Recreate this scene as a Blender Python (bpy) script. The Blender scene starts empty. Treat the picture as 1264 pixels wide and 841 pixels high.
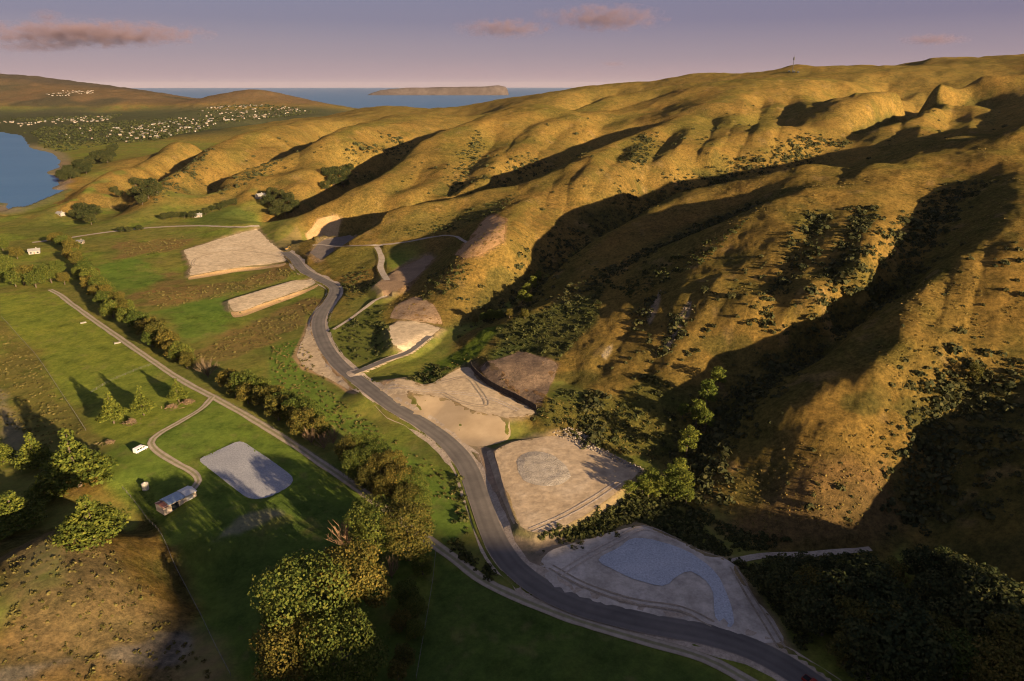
import bpy, bmesh, math, random
import numpy as np
from mathutils import Vector, Matrix

R = math.radians
random.seed(7)
rng = np.random.default_rng(7)
scene = bpy.context.scene
COL = scene.collection

# ------------------------------------------------------------------ camera
CAM = np.array((0.0, 0.0, 160.0))
PITCH = R(20.52)
FPX = 843.0                                  # focal length in photo pixels (photo 1264 x 841)
cam_d = bpy.data.cameras.new('camera')
cam_d.sensor_width = 36.0
cam_d.lens = 36.0 * FPX / 1264.0
cam_d.clip_start = 1.0
cam_d.clip_end = 200000.0
cam = bpy.data.objects.new('camera', cam_d)
cam.location = CAM
cam.rotation_euler = (math.pi / 2 - PITCH, 0, 0)
COL.objects.link(cam)
scene.camera = cam

# ------------------------------------------------------------------ light
SUN_EL = R(13.0)
SUN_AZ = R(136.0)                            # clockwise from +Y : behind the camera on the right
sun_dir = Vector((math.sin(SUN_AZ) * math.cos(SUN_EL), math.cos(SUN_AZ) * math.cos(SUN_EL), math.sin(SUN_EL)))
sun_d = bpy.data.lights.new('sun', 'SUN')
sun_d.energy = 5.0
sun_d.angle = R(0.6)
sun_d.color = (1.0, 0.73, 0.43)
sun = bpy.data.objects.new('sun', sun_d)
sun.rotation_euler = sun_dir.to_track_quat('Z', 'Y').to_euler()
sun.location = (200, -200, 400)
COL.objects.link(sun)

world = bpy.data.worlds.new('World')
scene.world = world
world.use_nodes = True
wn = world.node_tree
for n in list(wn.nodes):
    wn.nodes.remove(n)
w_out = wn.nodes.new('ShaderNodeOutputWorld')
w_bg = wn.nodes.new('ShaderNodeBackground')
w_sky = wn.nodes.new('ShaderNodeTexSky')
w_sky.sky_type = 'NISHITA'
w_sky.sun_disc = False
w_sky.sun_elevation = SUN_EL
w_sky.sun_rotation = SUN_AZ
w_sky.altitude = 100
w_sky.air_density = 1.0
w_sky.dust_density = 2.0
w_sky.ozone_density = 2.0
w_bg.inputs['Strength'].default_value = 0.085
# dusk colour of the sky itself: rose at the horizon, mauve above, the same all the way round
w_tc = wn.nodes.new('ShaderNodeTexCoord')
w_sep = wn.nodes.new('ShaderNodeSeparateXYZ')
wn.links.new(w_tc.outputs['Generated'], w_sep.inputs[0])
w_map = wn.nodes.new('ShaderNodeMapRange')
w_map.inputs['From Min'].default_value = -0.02
w_map.inputs['From Max'].default_value = 0.5
wn.links.new(w_sep.outputs['Z'], w_map.inputs['Value'])
w_ramp = wn.nodes.new('ShaderNodeValToRGB')
SKY_STOPS = [(0.0, (2.0, 1.42, 1.42)), (0.05, (1.88, 1.34, 1.42)), (0.11, (1.30, 0.98, 1.22)),
             (0.19, (0.80, 0.64, 1.02)), (0.36, (0.66, 0.60, 0.98)), (1.0, (0.58, 0.60, 0.94))]
els = w_ramp.color_ramp.elements
while len(els) < len(SKY_STOPS):
    els.new(0.5)
for e, (p, c) in zip(els, SKY_STOPS):
    e.position = p
    e.color = (c[0] / 4, c[1] / 4, c[2] / 4, 1)
wn.links.new(w_map.outputs[0], w_ramp.inputs['Fac'])
w_scale = wn.nodes.new('ShaderNodeVectorMath')
w_scale.operation = 'SCALE'
w_scale.inputs['Scale'].default_value = 4.0
wn.links.new(w_ramp.outputs['Color'], w_scale.inputs[0])
w_mix = wn.nodes.new('ShaderNodeMix')
w_mix.data_type = 'RGBA'
w_mix.inputs['Factor'].default_value = 0.92
wn.links.new(w_sky.outputs['Color'], w_mix.inputs['A'])
wn.links.new(w_scale.outputs[0], w_mix.inputs['B'])
wn.links.new(w_mix.outputs['Result'], w_bg.inputs['Color'])
wn.links.new(w_bg.outputs[0], w_out.inputs['Surface'])

scene.view_settings.view_transform = 'Standard'
scene.view_settings.look = 'None'
scene.view_settings.exposure = 1.6
scene.view_settings.gamma = 1.0
scene.view_settings.use_curve_mapping = False
scene.render.engine = 'CYCLES'
scene.cycles.use_denoising = True
scene.cycles.denoising_prefilter = 'ACCURATE'
scene.cycles.denoising_input_passes = 'RGB_ALBEDO_NORMAL'
scene.cycles.sample_clamp_direct = 0.45
scene.cycles.sample_clamp_indirect = 0.45
scene.cycles.filter_width = 1.1
scene.cycles.max_bounces = 6
scene.cycles.transparent_max_bounces = 12
scene.cycles.volume_bounces = 0

# ------------------------------------------------------------------ photo pixel -> ray
CP, SP = math.cos(PITCH), math.sin(PITCH)

def ray(u, v):
    a = (u - 632.0) / FPX
    b = (v - 420.5) / FPX
    return np.array((a, CP - SP * b, -SP - CP * b))

def PZ(u, v, z):
    """point on the sight line through (u, v) at height z"""
    d = ray(u, v)
    s = (z - CAM[2]) / d[2]
    return CAM + d * s

def PR(u, v, y):
    """point on the sight line at forward distance y"""
    d = ray(u, v)
    return CAM + d * (y / d[1])

def catmull(pts, step):
    pts = np.asarray(pts, float)
    if len(pts) < 2:
        return pts
    P = np.vstack([2 * pts[0] - pts[1], pts, 2 * pts[-1] - pts[-2]])
    out = []
    for i in range(1, len(P) - 2):
        L = np.linalg.norm((P[i + 1] - P[i])[:2])
        n = max(1, int(round(L / step)))
        t = (np.arange(n) / n)[:, None]
        a, b, c, d = P[i - 1], P[i], P[i + 1], P[i + 2]
        out.append(0.5 * (2 * b + (c - a) * t + (2 * a - 5 * b + 4 * c - d) * t ** 2 + (3 * b - a - 3 * c + d) * t ** 3))
    out.append(pts[-1:])
    return np.vstack(out)

# ------------------------------------------------------------------ terrain: heights from ridge, gully and valley lines
CT = []            # control points
CRESTS = []        # ridge lines in the order they are drawn

def line(pts, step=25):
    """pts: (u, v, z) or (u, v, ('y', dist)) or ('w', x, y, z)"""
    W = []
    for p in pts:
        if p[0] == 'w':
            W.append(np.array(p[1:], float))
        elif isinstance(p[2], tuple):
            W.append(PR(p[0], p[1], p[2][1]))
        else:
            W.append(PZ(*p))
    C = catmull(W, step)
    CT.extend(C)
    return C

def crest(pts, step=25, back=None, front=None):
    """a ridge line; back=(distance, drop) lowers the ground behind it (away from the sun)"""
    C = line(pts, step)
    for spec, sgn in ((back, 1), (front, -1)):
        if spec is None:
            continue
        w, d = spec
        T = np.gradient(C[:, :2], axis=0)
        T /= np.linalg.norm(T, axis=1)[:, None] + 1e-9
        N = np.stack([-T[:, 1], T[:, 0]], 1)
        N *= np.sign(N @ np.array((-0.69, 0.72)))[:, None] * sgn
        for c, n in zip(C[1:-1], N[1:-1]):
            CT.append(np.array((c[0] + n[0] * w, c[1] + n[1] * w, c[2] - d)))
    CRESTS.append(C)
    return C

# spur A: the big front spur on the right
crest([(1003, 600, 33), (1021, 542, 43), (1055, 501, 50), (1082, 468, 57), (1115, 431, 64), (1162, 357, 77.5), (1202, 317, 87),
       (1250, 225, 108), (1290, 185, 119), (1350, 165, 126)], 18)
line([(1000, 520, 45.3), (1040, 470, 54.6), (1080, 430, 61.6), (1120, 385, 71.3), (1160, 330, 81.5)], 12)
line([(960, 510, 43.5), (1000, 465, 51.5), (1045, 420, 59.5), (1090, 375, 68)], 14)
line([(880, 640, 22), (925, 662, 22), (974, 675, 23), (1041, 680, 24), (1108, 668, 25), (1131, 627, 29), (1141, 545, 42),
      (1185, 480, 54), (1264, 440, 64), ('w', 240, 255, 78), ('w', 330, 310, 98)], 18)
line([(940, 600, 28), (975, 555, 38)], 15)
line([(1060, 640, 29), (1090, 590, 36), (1110, 530, 46)], 15)
# gully between A and B
line([(840, 640, 20.5), (868, 580, 25), (900, 510, 34), (950, 465, 43), (1000, 430, 50), (1080, 372, 65), (1122, 310, 81), (1160, 265, 92), (1190, 230, 103),
      (1240, 195, 116)], 18)
# spur B
crest([(600, 412, 30), (620, 400, 34), (670, 382, 40), (730, 355, 47), (800, 320, 59.5), (880, 285, 78), (960, 250, 92), (1010, 228, 100), (1075, 206, 108.5),
       (1100, 203, 109), (1180, 184, 117), (1264, 172, 125), (1330, 160, 130)], 20)
# B: its face, ribs and gullies
line([(700, 470, 30), (740, 440, 38), (800, 400, 49), (860, 365, 62), (905, 320, 72)], 20)
line([(720, 560, 21.5), (780, 505, 29), (850, 455, 42), (900, 420, 51), (935, 385, 62), (965, 330, 74), (985, 285, 86)], 20)
line([(945, 392, 60), (968, 357, 69), (982, 330, 75), (1002, 287, 86), (1020, 262, 91.5)], 15)
line([(965, 415, 55), (1000, 370, 68.5), (1018, 330, 77), (1035, 285, 88)], 15)
line([(1010, 383, 65.5), (1029, 357, 72), (1042, 324, 79), (1056, 287, 88.5)], 15)
line([(1035, 385, 63), (1065, 345, 75.5), (1085, 300, 85.5), (1110, 250, 96)], 15)
line([(790, 560, 21), (830, 520, 29), (870, 485, 36)], 15)
# spur C and the hollow between B and C
crest([(650, 372, 31), (700, 325, 44), (760, 290, 60), (840, 246, 77), (930, 225, 93), (1000, 208, 103), (1075, 203, 109)], 22)
line([(690, 368, 42), (740, 336, 51), (850, 286, 68), (940, 249, 86)], 22)
# main dark gully behind C
line([(530, 440, 23.5), (590, 403, 26), (650, 362, 30), (720, 300, 41), (850, 232, 61), (960, 196, 84), (1060, 166, 101), (1150, 140, 118), (1230, 130, 128)], 30)
# spur F between the main gully and the crest on the right
crest([(1264, 100, ('y', 1080)), (1180, 105, ('y', 1090)), (1112, 122, ('y', 1060)), (1075, 140, ('y', 980)), (1045, 158, ('y', 915))], 35)
line([(1264, 150, ('y', 690)), (1200, 162, ('y', 730)), (1120, 174, ('y', 790)), (1070, 178, ('y', 830))], 40)
line([(1080, 160, ('y', 885)), (1110, 150, ('y', 895)), (1150, 135, ('y', 1000)), (1200, 118, ('y', 1080))], 40)
line([(1130, 158, ('y', 845)), (1180, 143, ('y', 980)), (1230, 138, ('y', 950)), (1264, 130, ('y', 950))], 40)
# spur D
crest([(410, 285, 33), (487, 268, 43), (560, 253, 52), (606, 240, 60), (653, 230, 68), (720, 196, 82), (786, 170, 98), (840, 147, 115)], 35, back=(60, 27))
line([(873, 131, ('y', 1080)), (907, 121, ('y', 1150)), (951, 114, ('y', 1200)), (1000, 109, ('y', 1230)), (1060, 112, ('y', 1250))], 50)
line([(653, 230, 68), (640, 270, 59), (625, 310, 52), (590, 345, 40), (545, 382, 31)], 25)
line([(786, 172, 97), (770, 215, 80), (745, 250, 62)], 30)
line([(870, 140, 121), (880, 175, 100), (870, 205, 78)], 30)
line([(960, 125, 136), (975, 160, 110), (960, 185, 92)], 30)
line([(840, 165, 104), (820, 200, 84), (800, 235, 62)], 30)
line([(560, 262, 49), (550, 300, 40), (520, 340, 32), (490, 370, 27)], 25)
line([(450, 285, 35), (440, 310, 29), (420, 335, 23)], 25)
# spur E
crest([(395, 262, 30), (420, 250, 38), (487, 213, 58), (536, 173, 85), (626, 143, 108), (690, 134, 120), (760, 128, ('y', 1500)), (840, 118, ('y', 1600))], 45, back=(85, 38))
line([(540, 215, 62), (560, 225, 57), (500, 250, 44)], 40)
line([(640, 175, 88), (610, 205, 70)], 40)
line([(720, 150, 108), (760, 148, 108), (800, 138, 118)], 50)
line([(600, 165, 92), (583, 195, 75), (553, 232, 53)], 30)
line([(420, 262, 32), (500, 255, 41), (600, 230, 58)], 40)
# further spurs on the left
crest([(300, 243, 24), (330, 215, 42), (362, 190, 62), (420, 165, 82), (480, 148, ('y', 1750))], 50, back=(75, 30))
crest([(175, 266, 14), (230, 218, 38), (280, 178, 62), (330, 162, 70), (400, 150, ('y', 2000))], 60, back=(80, 28))
crest([(70, 268, 8), (120, 228, 26), (195, 193, 46), (240, 175, 58)], 60, back=(70, 22))
line([(260, 240, 24), (300, 205, 44), (340, 180, 60)], 60)
line([(150, 240, 22), (200, 210, 36), (250, 190, 48)], 60)
line([(370, 225, 42), (410, 195, 60), (470, 180, 74)], 60)
line([(290, 250, 17), (330, 240, 26), (370, 250, 26)], 40)
# the skyline
line([(200, 171, ('y', 2050)), (260, 162, ('y', 2150)), (340, 151, ('y', 2250)), (400, 144, ('y', 2250)), (440, 137, ('y', 2250)), (490, 131, ('y', 2200)), (520, 138, ('y', 2250)),
      (560, 137, ('y', 2200)), (620, 125, ('y', 2100)), (665, 118, ('y', 2050)), (690, 122, ('y', 2100)), (730, 113, ('y', 2000)), (780, 105, ('y', 1950)), (830, 100, ('y', 1900)),
      (860, 93, ('y', 1850)), (930, 92, ('y', 1800)), (965, 86, ('y', 1700)), (985, 83, ('y', 1700)), (1010, 88, ('y', 1720)), (1060, 83, ('y', 1750)), (1120, 83, ('y', 1750)),
      (1140, 76, ('y', 1750)), (1200, 72, ('y', 1700)), (1264, 68, ('y', 1650)), ('w', 1600, 1600, 225), ('w', 2300, 1600, 230)], 80)
# far side of the range falls to the coast
line([('w', -1250, 2250, 6), ('w', -900, 2550, 12), ('w', -500, 2750, 25), ('w', 0, 2900, 20), ('w', 500, 2850, 30), ('w', 1100, 2800, 60), ('w', 2000, 2700, 80), ('w', 3000, 2500, 90)], 200)
line([('w', -300, 3300, -5), ('w', 300, 3400, -8), ('w', 1200, 3500, -8), ('w', 2500, 3600, -8)], 300)
line([(800, 125, ('y', 1650)), (900, 104, ('y', 1500)), (1000, 98, ('y', 1480)), (1060, 100, ('y', 1420)), (1130, 100, ('y', 1400)), (1200, 88, ('y', 1450))], 80)
line([(560, 150, ('y', 1800)), (640, 133, ('y', 1700)), (740, 122, ('y', 1750))], 90)
# off the right edge
for p in [(420, 560, 130), (620, 640, 148), (900, 800, 170), (1100, 1200, 205), (600, 420, 130), (480, 380, 112), (900, 350, 165), (700, 150, 150), (520, 230, 118),
          (1500, 900, 200), (2200, 900, 210), (1600, 200, 190), (2500, 0, 190), (1300, -600, 180)]:
    CT.append(np.array(p, float))
# the hill off the right edge that throws the long evening shadow over the lower fields
crest([('w', 640, 90, 165), ('w', 500, 60, 152), ('w', 420, 65, 114), ('w', 355, 55, 102), ('w', 285, 40, 74), ('w', 268, 10, 80), ('w', 265, -30, 91), ('w', 268, -60, 101), ('w', 278, -90, 110), ('w', 285, -120, 118), ('w', 304, -190, 143), ('w', 335, -235, 152), ('w', 380, -300, 155)], 35)
for p in [(391, -136, 112), (372, -164, 114), (408, -103, 107), (427, -71, 112), (445, -50, 118), (464, -38, 126), (520, -140, 110), (600, -160, 120), (450, -230, 120), (520, -320, 130), (340, -80, 94), (330, -20, 88)]:
    CT.append(np.array(p, float))
line([('w', 205, 120, 50), ('w', 215, 30, 50), ('w', 210, -40, 54), ('w', 190, -120, 60)], 30)
line([('w', 260, 170, 70), ('w', 360, 170, 96)], 30)
line([(1264, 560, 50), (1264, 640, 41), (1264, 700, 36), (1264, 780, 32), (1264, 841, 30)], 15)
line([(1200, 600, 39), (1190, 700, 28), (1180, 790, 25), (1170, 860, 24)], 15)
for p in [(150, 60, 34), (120, 0, 28), (60, 40, 22), (0, 0, 21), (0, -200, 24), (650, -420, 150), (150, -300, 80), (-200, -300, 30), (-500, -300, 40), (-300, 0, 24), (-600, 100, 22)]:
    CT.append(np.array(p, float))
# valley floor
VF = [(640, 830, 20), (750, 820, 20.5), (860, 835, 21), (560, 760, 19.5), (640, 740, 20), (700, 790, 20.2), (420, 830, 18.5), (330, 830, 18.5), (300, 740, 18.8), (400, 690, 18.8), (250, 680, 19), (230, 620, 19.2),
      (305, 580, 19.2), (350, 560, 19.2), (400, 610, 19), (470, 660, 19), (180, 560, 19), (130, 590, 18.5), (140, 520, 18), (60, 560, 15), (20, 510, 13), (60, 610, 15), (263, 490, 19), (200, 450, 18), (100, 470, 16.5),
      (120, 420, 16.5), (30, 400, 14.5), (0, 440, 13.5), (60, 360, 14), (130, 390, 16), (170, 350, 15), (120, 330, 13.5), (60, 320, 12), (20, 310, 11), (0, 350, 12.5), (120, 305, 12.5), (220, 360, 17), (200, 320, 14.5),
      (260, 400, 18), (330, 420, 18.5), (300, 460, 18.5), (380, 470, 19), (450, 540, 19.5), (530, 580, 20), (560, 640, 20), (500, 620, 19.5), (350, 520, 19), (160, 298, 12.5), (230, 290, 13.5), (300, 300, 16),
      (80, 295, 10.5), (30, 292, 8), (0, 300, 7), (110, 280, 10), (200, 272, 13), (260, 262, 15), (330, 270, 17), (1000, 740, 21.5), (1100, 780, 22.5), (950, 700, 21), (1040, 841, 22), (880, 690, 21), (1120, 720, 23)]
for p in VF:
    CT.append(PZ(*p))
# the toe of the hills by the road and the pads
for p in [(360, 312, 17), (380, 345, 18.5), (410, 360, 20), (395, 395, 20), (400, 430, 20.5), (445, 480, 20.5), (525, 532, 20.5), (575, 575, 20.5), (600, 640, 20.5), (640, 705, 20.5), (760, 765, 20.8), (930, 810, 21.5), (470, 520, 19.8),
          (450, 420, 22), (470, 440, 22), (430, 385, 23), (460, 360, 26), (480, 330, 30), (520, 405, 26), (550, 440, 24), (510, 450, 23), (490, 470, 22.5), (560, 475, 24.5), (620, 500, 24.5), (655, 505, 25), (600, 455, 30), (640, 436, 31), (685, 455, 32), (670, 495, 28),
          (650, 540, 22.5), (620, 570, 22), (700, 560, 22), (760, 590, 21.8), (650, 640, 21.5), (700, 680, 21.2), (800, 690, 21.2), (880, 740, 21.5), (860, 780, 21)]:
    CT.append(PZ(*p))
# small hill at the lower left
crest([(0, 688, 28), (40, 668, 31), (75, 657, 32), (120, 672, 30.5), (165, 705, 25.5), (200, 760, 20.5)], 12, back=(16, 10))
line([(0, 730, 33), (60, 720, 34), (110, 740, 31), (150, 780, 24.5)], 14)
line([(0, 800, 31), (60, 790, 29), (90, 830, 26), (170, 830, 22), (220, 790, 19.5)], 14)
line([('w', -230, 130, 38), ('w', -300, 90, 45)], 30)
line([(0, 655, 15), (60, 635, 15), (140, 660, 17)], 20)
# the coast, the harbour and the far shore
SHORE = [(0, 262), (40, 250), (70, 236), (72, 222), (60, 212), (75, 205), (68, 190), (40, 182), (34, 172), (18, 165), (-30, 160)]
sh = np.array([PZ(u, v, 0.3) for u, v in SHORE])
CT.extend(catmull(sh, 60))
for p in [(-1000, 1500, -7), (-1400, 1900, -8), (-1900, 2500, -7), (-1400, 1400, -7), (-2600, 2600, -7), (-800, 1000, 3), (-1200, 900, -3), (-1800, 1000, -6), (-3000, 1500, -8)]:
    CT.append(np.array(p, float))
for p in [(0, 268, 3), (20, 268, 3.5), (0, 280, 6), (15, 290, 8), (-40, 275, 4), (-60, 285, 6)]:
    CT.append(PZ(*p))
line([(20, 275, 4), (60, 262, 6), (85, 240, 8), (85, 215, 5), (95, 195, 5), (110, 185, 6), (160, 175, ('y', 2060))], 80)
for p in [(-1350, 2250, 6), (-1150, 2000, 6), (-1500, 2450, 5), (-1000, 1900, 8), (-1400, 2600, 6), (-1250, 2350, 7), (-1700, 2950, 5), (-1950, 3100, 4), (-2300, 3100, 3), (-1500, 3200, 8), (-2000, 3500, 6), (-1300, 3100, 12), (-1200, 3500, 14), (-2600, 3500, 5), (-3000, 3600, 6), (-1700, 3900, 8), (-2400, 4000, 8), (-1500, 2700, 6), (-1250, 2500, 6), (-1050, 2900, 14), (-900, 3200, 12), (-3400, 3900, 8), (-1000, 3700, 10)]:
    CT.append(np.array(p, float))
# the far hills behind the town
line([(0, 142, 6), (60, 142, 6), (130, 140, 8), (190, 143, 12)], 300)
line([(0, 93, ('y', 5600)), (50, 95, ('y', 5600)), (110, 103, ('y', 5600)), (150, 108, ('y', 5500)), (200, 116, ('y', 5400)), (225, 121, ('y', 5000))], 250)
line([(0, 118, ('y', 4700)), (90, 116, ('y', 4700)), (160, 122, ('y', 4600)), (200, 133, ('y', 4200))], 250)
line([(240, 124, ('y', 4600)), (270, 117, ('y', 4500)), (318, 111, ('y', 4400)), (345, 117, ('y', 4400)), (370, 125, ('y', 4300)), (392, 130.5, ('y', 4200))], 200)
line([(240, 136, ('y', 3700)), (300, 133, ('y', 3650)), (350, 138, ('y', 3600))], 200)
line([(230, 158, ('y', 2700)), (300, 148, ('y', 2900)), (350, 146, ('y', 3100)), (390, 142, ('y', 3300))], 200)
for p in [(-900, 3950, 3), (-700, 4300, -6), (-1100, 5000, -6), (-1600, 5600, -10), (-2300, 6300, -10), (-4000, 6500, -8), (0, 4500, -10), (1500, 5000, -10), (3000, 5000, -10), (0, 6500, -10), (-500, 3600, 1), (-5000, 5000, 200), (-5000, 3000, 20), (2500, 6500, -10),
          (-1900, 5600, -2), (-2050, 5300, 20), (4500, 3500, -10), (4500, 0, 100), (-5000, 0, -10), (-3000, -500, 10), (-1200, 400, 12), (-2000, 300, 0), (0, -2500, 60), (2500, -2500, 150), (-2500, -2500, 40), (5000, -3000, 150), (-5000, -4000, 40), (0, -6000, 60), (6000, 6000, -10), (-6500, 6500, 0), (7000, 0, 50)]:
    CT.append(np.array(p, float))

CT = np.array(CT)
# thin out near-duplicates
keep = []
for i, p in enumerate(CT):
    r = math.hypot(p[0], p[1])
    if keep:
        d = np.hypot(CT[keep, 0] - p[0], CT[keep, 1] - p[1])
        if d.min() < max(3.0, 0.010 * r):
            continue
    keep.append(i)
CT = CT[keep]

S = 1000.0
def _phi(d2):
    return 0.5 * d2 * np.log(np.maximum(d2, 1e-12))
Xc = (CT[:, :2] / S)
n = len(Xc)
D2 = ((Xc[:, None, :] - Xc[None, :, :]) ** 2).sum(-1)
rc = np.hypot(Xc[:, 0], Xc[:, 1])
K = _phi(D2) + np.diag(2e-6 + 4e-6 * rc ** 2)
Pm = np.hstack([np.ones((n, 1)), Xc])
A = np.zeros((n + 3, n + 3))
A[:n, :n] = K
A[:n, n:] = Pm
A[n:, :n] = Pm.T
rhs = np.zeros(n + 3)
rhs[:n] = CT[:, 2]
COEF = np.linalg.solve(A, rhs)

def tps(x, y):
    x = np.asarray(x, float).ravel() / S
    y = np.asarray(y, float).ravel() / S
    out = np.empty(len(x))
    for i in range(0, len(x), 4000):
        xs, ys = x[i:i + 4000], y[i:i + 4000]
        d2 = (xs[:, None] - Xc[None, :, 0]).astype(np.float32) ** 2 + (ys[:, None] - Xc[None, :, 1]).astype(np.float32) ** 2
        np.maximum(d2, 1e-10, out=d2)
        k = (0.5 * d2 * np.log(d2)).astype(np.float64)
        out[i:i + 4000] = k @ COEF[:n] + COEF[n] + COEF[n + 1] * xs + COEF[n + 2] * ys
    return out

# coarse log-polar grid of heights round the camera's foot, refined below
R0, R1 = 40.0, 7500.0
th_c = np.concatenate([np.arange(-180, -64, 4.0), np.arange(-64, 100, 0.4), np.arange(100, 180.1, 4.0)])
nr_c = 440
lr_c = np.linspace(math.log(R0), math.log(R1), nr_c)
TT, LR = np.meshgrid(np.radians(th_c), lr_c, indexing='ij')
HC = tps(np.exp(LR) * np.sin(TT), np.exp(LR) * np.cos(TT)).reshape(TT.shape)

# spurs and gullies stand out more sharply than a smooth surface through the lines
def _blur(G, k):
    for ax in (0, 1):
        P_ = np.pad(G, [(k, k) if a == ax else (0, 0) for a in (0, 1)], mode='edge')
        c_ = np.cumsum(P_, axis=ax)
        c_ = np.concatenate([np.zeros_like(np.take(c_, [0], ax)), c_], axis=ax)
        n_ = G.shape[ax]
        G = (np.take(c_, np.arange(2 * k + 1, 2 * k + 1 + n_), ax) - np.take(c_, np.arange(n_), ax)) / (2 * k + 1)
    return G
_rr = np.exp(LR)
_dz = HC - _blur(_blur(HC, 6), 6)
_dz = np.clip(_dz, -12, 12)
_w = np.clip((_blur(HC, 4) - 24) / 16, 0, 1) * np.clip((_rr - 150) / 100, 0, 1) * np.clip((2300 - _rr) / 300, 0, 1)
_w *= np.clip((46 - np.abs(np.degrees(TT))) / 6, 0, 1)
_d2 = np.clip(HC - _blur(_blur(HC, 2), 2), -5, 5)
_n = np.clip((900 - _rr) / 400, 0, 1)
HC = HC + _w * ((0.25 + 0.15 * _n) * _dz + 0.25 * _d2)

def cubic(G, fi, fj):
    i0 = np.floor(fi).astype(int); j0 = np.floor(fj).astype(int)
    ti = fi - i0; tj = fj - j0
    def w(t):
        return [-0.5 * t + t ** 2 - 0.5 * t ** 3, 1 - 2.5 * t ** 2 + 1.5 * t ** 3, 0.5 * t + 2 * t ** 2 - 1.5 * t ** 3, -0.5 * t ** 2 + 0.5 * t ** 3]
    wi, wj = w(ti), w(tj)
    out = 0
    for a in range(4):
        ia = np.clip(i0 + a - 1, 0, G.shape[0] - 1)
        row = 0
        for b in range(4):
            row = row + wj[b] * G[ia, np.clip(j0 + b - 1, 0, G.shape[1] - 1)]
        out = out + wi[a] * row
    return out

# ------------------------------------------------------------------ noise
def _hash(ix, iy, seed):
    h = (ix.astype(np.int64) * 374761393 + iy.astype(np.int64) * 668265263 + seed * 974711) & 0x7fffffff
    h = ((h ^ (h >> 13)) * 1274126177) & 0x7fffffff
    return ((h ^ (h >> 16)) & 0xffff) / 65535.0

def vnoise(x, y, seed=0):
    ix = np.floor(x); iy = np.floor(y)
    fx = x - ix; fy = y - iy
    fx = fx * fx * fx * (fx * (fx * 6 - 15) + 10); fy = fy * fy * fy * (fy * (fy * 6 - 15) + 10)
    a = _hash(ix, iy, seed); b = _hash(ix + 1, iy, seed); c = _hash(ix, iy + 1, seed); d = _hash(ix + 1, iy + 1, seed)
    return (a + (b - a) * fx) * (1 - fy) + (c + (d - c) * fx) * fy

def fbm(x, y, wl, octv=4, seed=0, gain=0.5):
    out = 0; amp = 1; tot = 0
    c, s_ = math.cos(0.6), math.sin(0.6)
    for k in range(octv):
        out = out + amp * (vnoise(x / wl + 17.3 * k, y / wl - 9.1 * k, seed + k) - 0.5) * 2
        tot += amp; amp *= gain; wl *= 0.5
        x, y = x * c - y * s_, x * s_ + y * c
    return out / tot

def sstep(a, b, x):
    t = np.clip((x - a) / (b - a), 0, 1)
    return t * t * (3 - 2 * t)

# ------------------------------------------------------------------ fine terrain grid (log-polar: level of detail falls with distance)
TH = np.concatenate([np.arange(-180, -44, 3.0), np.linspace(-44, 44, 1000), np.arange(47, 180.1, 3.0)])
LRF = np.concatenate([np.linspace(math.log(R0), math.log(110.0), 12)[:-1], np.linspace(math.log(110.0), math.log(R1), 740)])
FT, FL = np.meshgrid(TH, LRF, indexing='ij')
FX = np.exp(FL) * np.sin(np.radians(FT)); FY = np.exp(FL) * np.cos(np.radians(FT))
FR = np.exp(FL)
Z0 = cubic(HC, np.interp(FT, th_c, np.arange(len(th_c))), (FL - lr_c[0]) / (lr_c[1] - lr_c[0]))

def slope_of(Z):
    dr = np.gradient(Z, axis=1) / np.gradient(FR, axis=1)
    dt = np.gradient(Z, axis=0) / (np.gradient(np.radians(FT), axis=0) * FR)
    st, ct = np.sin(np.radians(FT)), np.cos(np.radians(FT))
    return dr * st + dt * ct, dr * ct - dt * st      # d/dx, d/dy

# dry land of the valley mouth stays above the tide
_P = np.array([PZ(u, v, 1.0) for u, v in [(-140, 285), (0, 264), (40, 252), (72, 238), (110, 222), (360, 222), (360, 310), (-140, 345)]])
def _inside(px, py, P):
    ins = np.zeros(px.shape, bool)
    for i in range(len(P)):
        a, b = P[i], P[(i + 1) % len(P)]
        c = ((a[1] <= py) & (b[1] > py)) | ((b[1] <= py) & (a[1] > py))
        ins ^= c & (px < a[0] + (py - a[1]) / (b[1] - a[1] + 1e-9) * (b[0] - a[0]))
    return ins
Z0 = np.where(_inside(FX, FY, _P) & (Z0 < 6), 6 - (6 - Z0) * 0.22, Z0)
Z0 = np.where(_inside(FX, FY, _P), np.maximum(Z0, 1.6), Z0)
GX0, GY0 = slope_of(Z0)
SL0 = np.hypot(GX0, GY0)
HILL = sstep(0.10, 0.24, SL0)
HILL = np.maximum(HILL, sstep(36, 48, Z0))
fade = 1.0 / (1.0 + (FR / 1500.0) ** 2)
wx = FX + 9 * fbm(FX, FY, 60, 2, 51); wy = FY + 9 * fbm(FX, FY, 60, 2, 52)
Z = Z0.copy()
Z += HILL * (0.8 * fbm(wx, wy, 55, 3, 3) + 0.5 * fbm(wx, wy, 17, 3, 4) + 0.55 * fbm(FX, FY, 6.0, 3, 5) * sstep(700, 350, FR)
             + 1.1 * fbm(FX, FY, 15, 3, 15) * sstep(300, 600, FR) * sstep(1600, 1000, FR) + 2.2 * fbm(FX, FY, 36, 3, 16) * sstep(900, 1400, FR))
rid = 1 - np.abs(fbm(wx * 1.15 + wy * 0.35, wy * 0.8, 70, 3, 9)) * 2
Z += HILL * sstep(120, 400, FR) * 0.8 * rid * sstep(0.1, 0.35, SL0)
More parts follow.
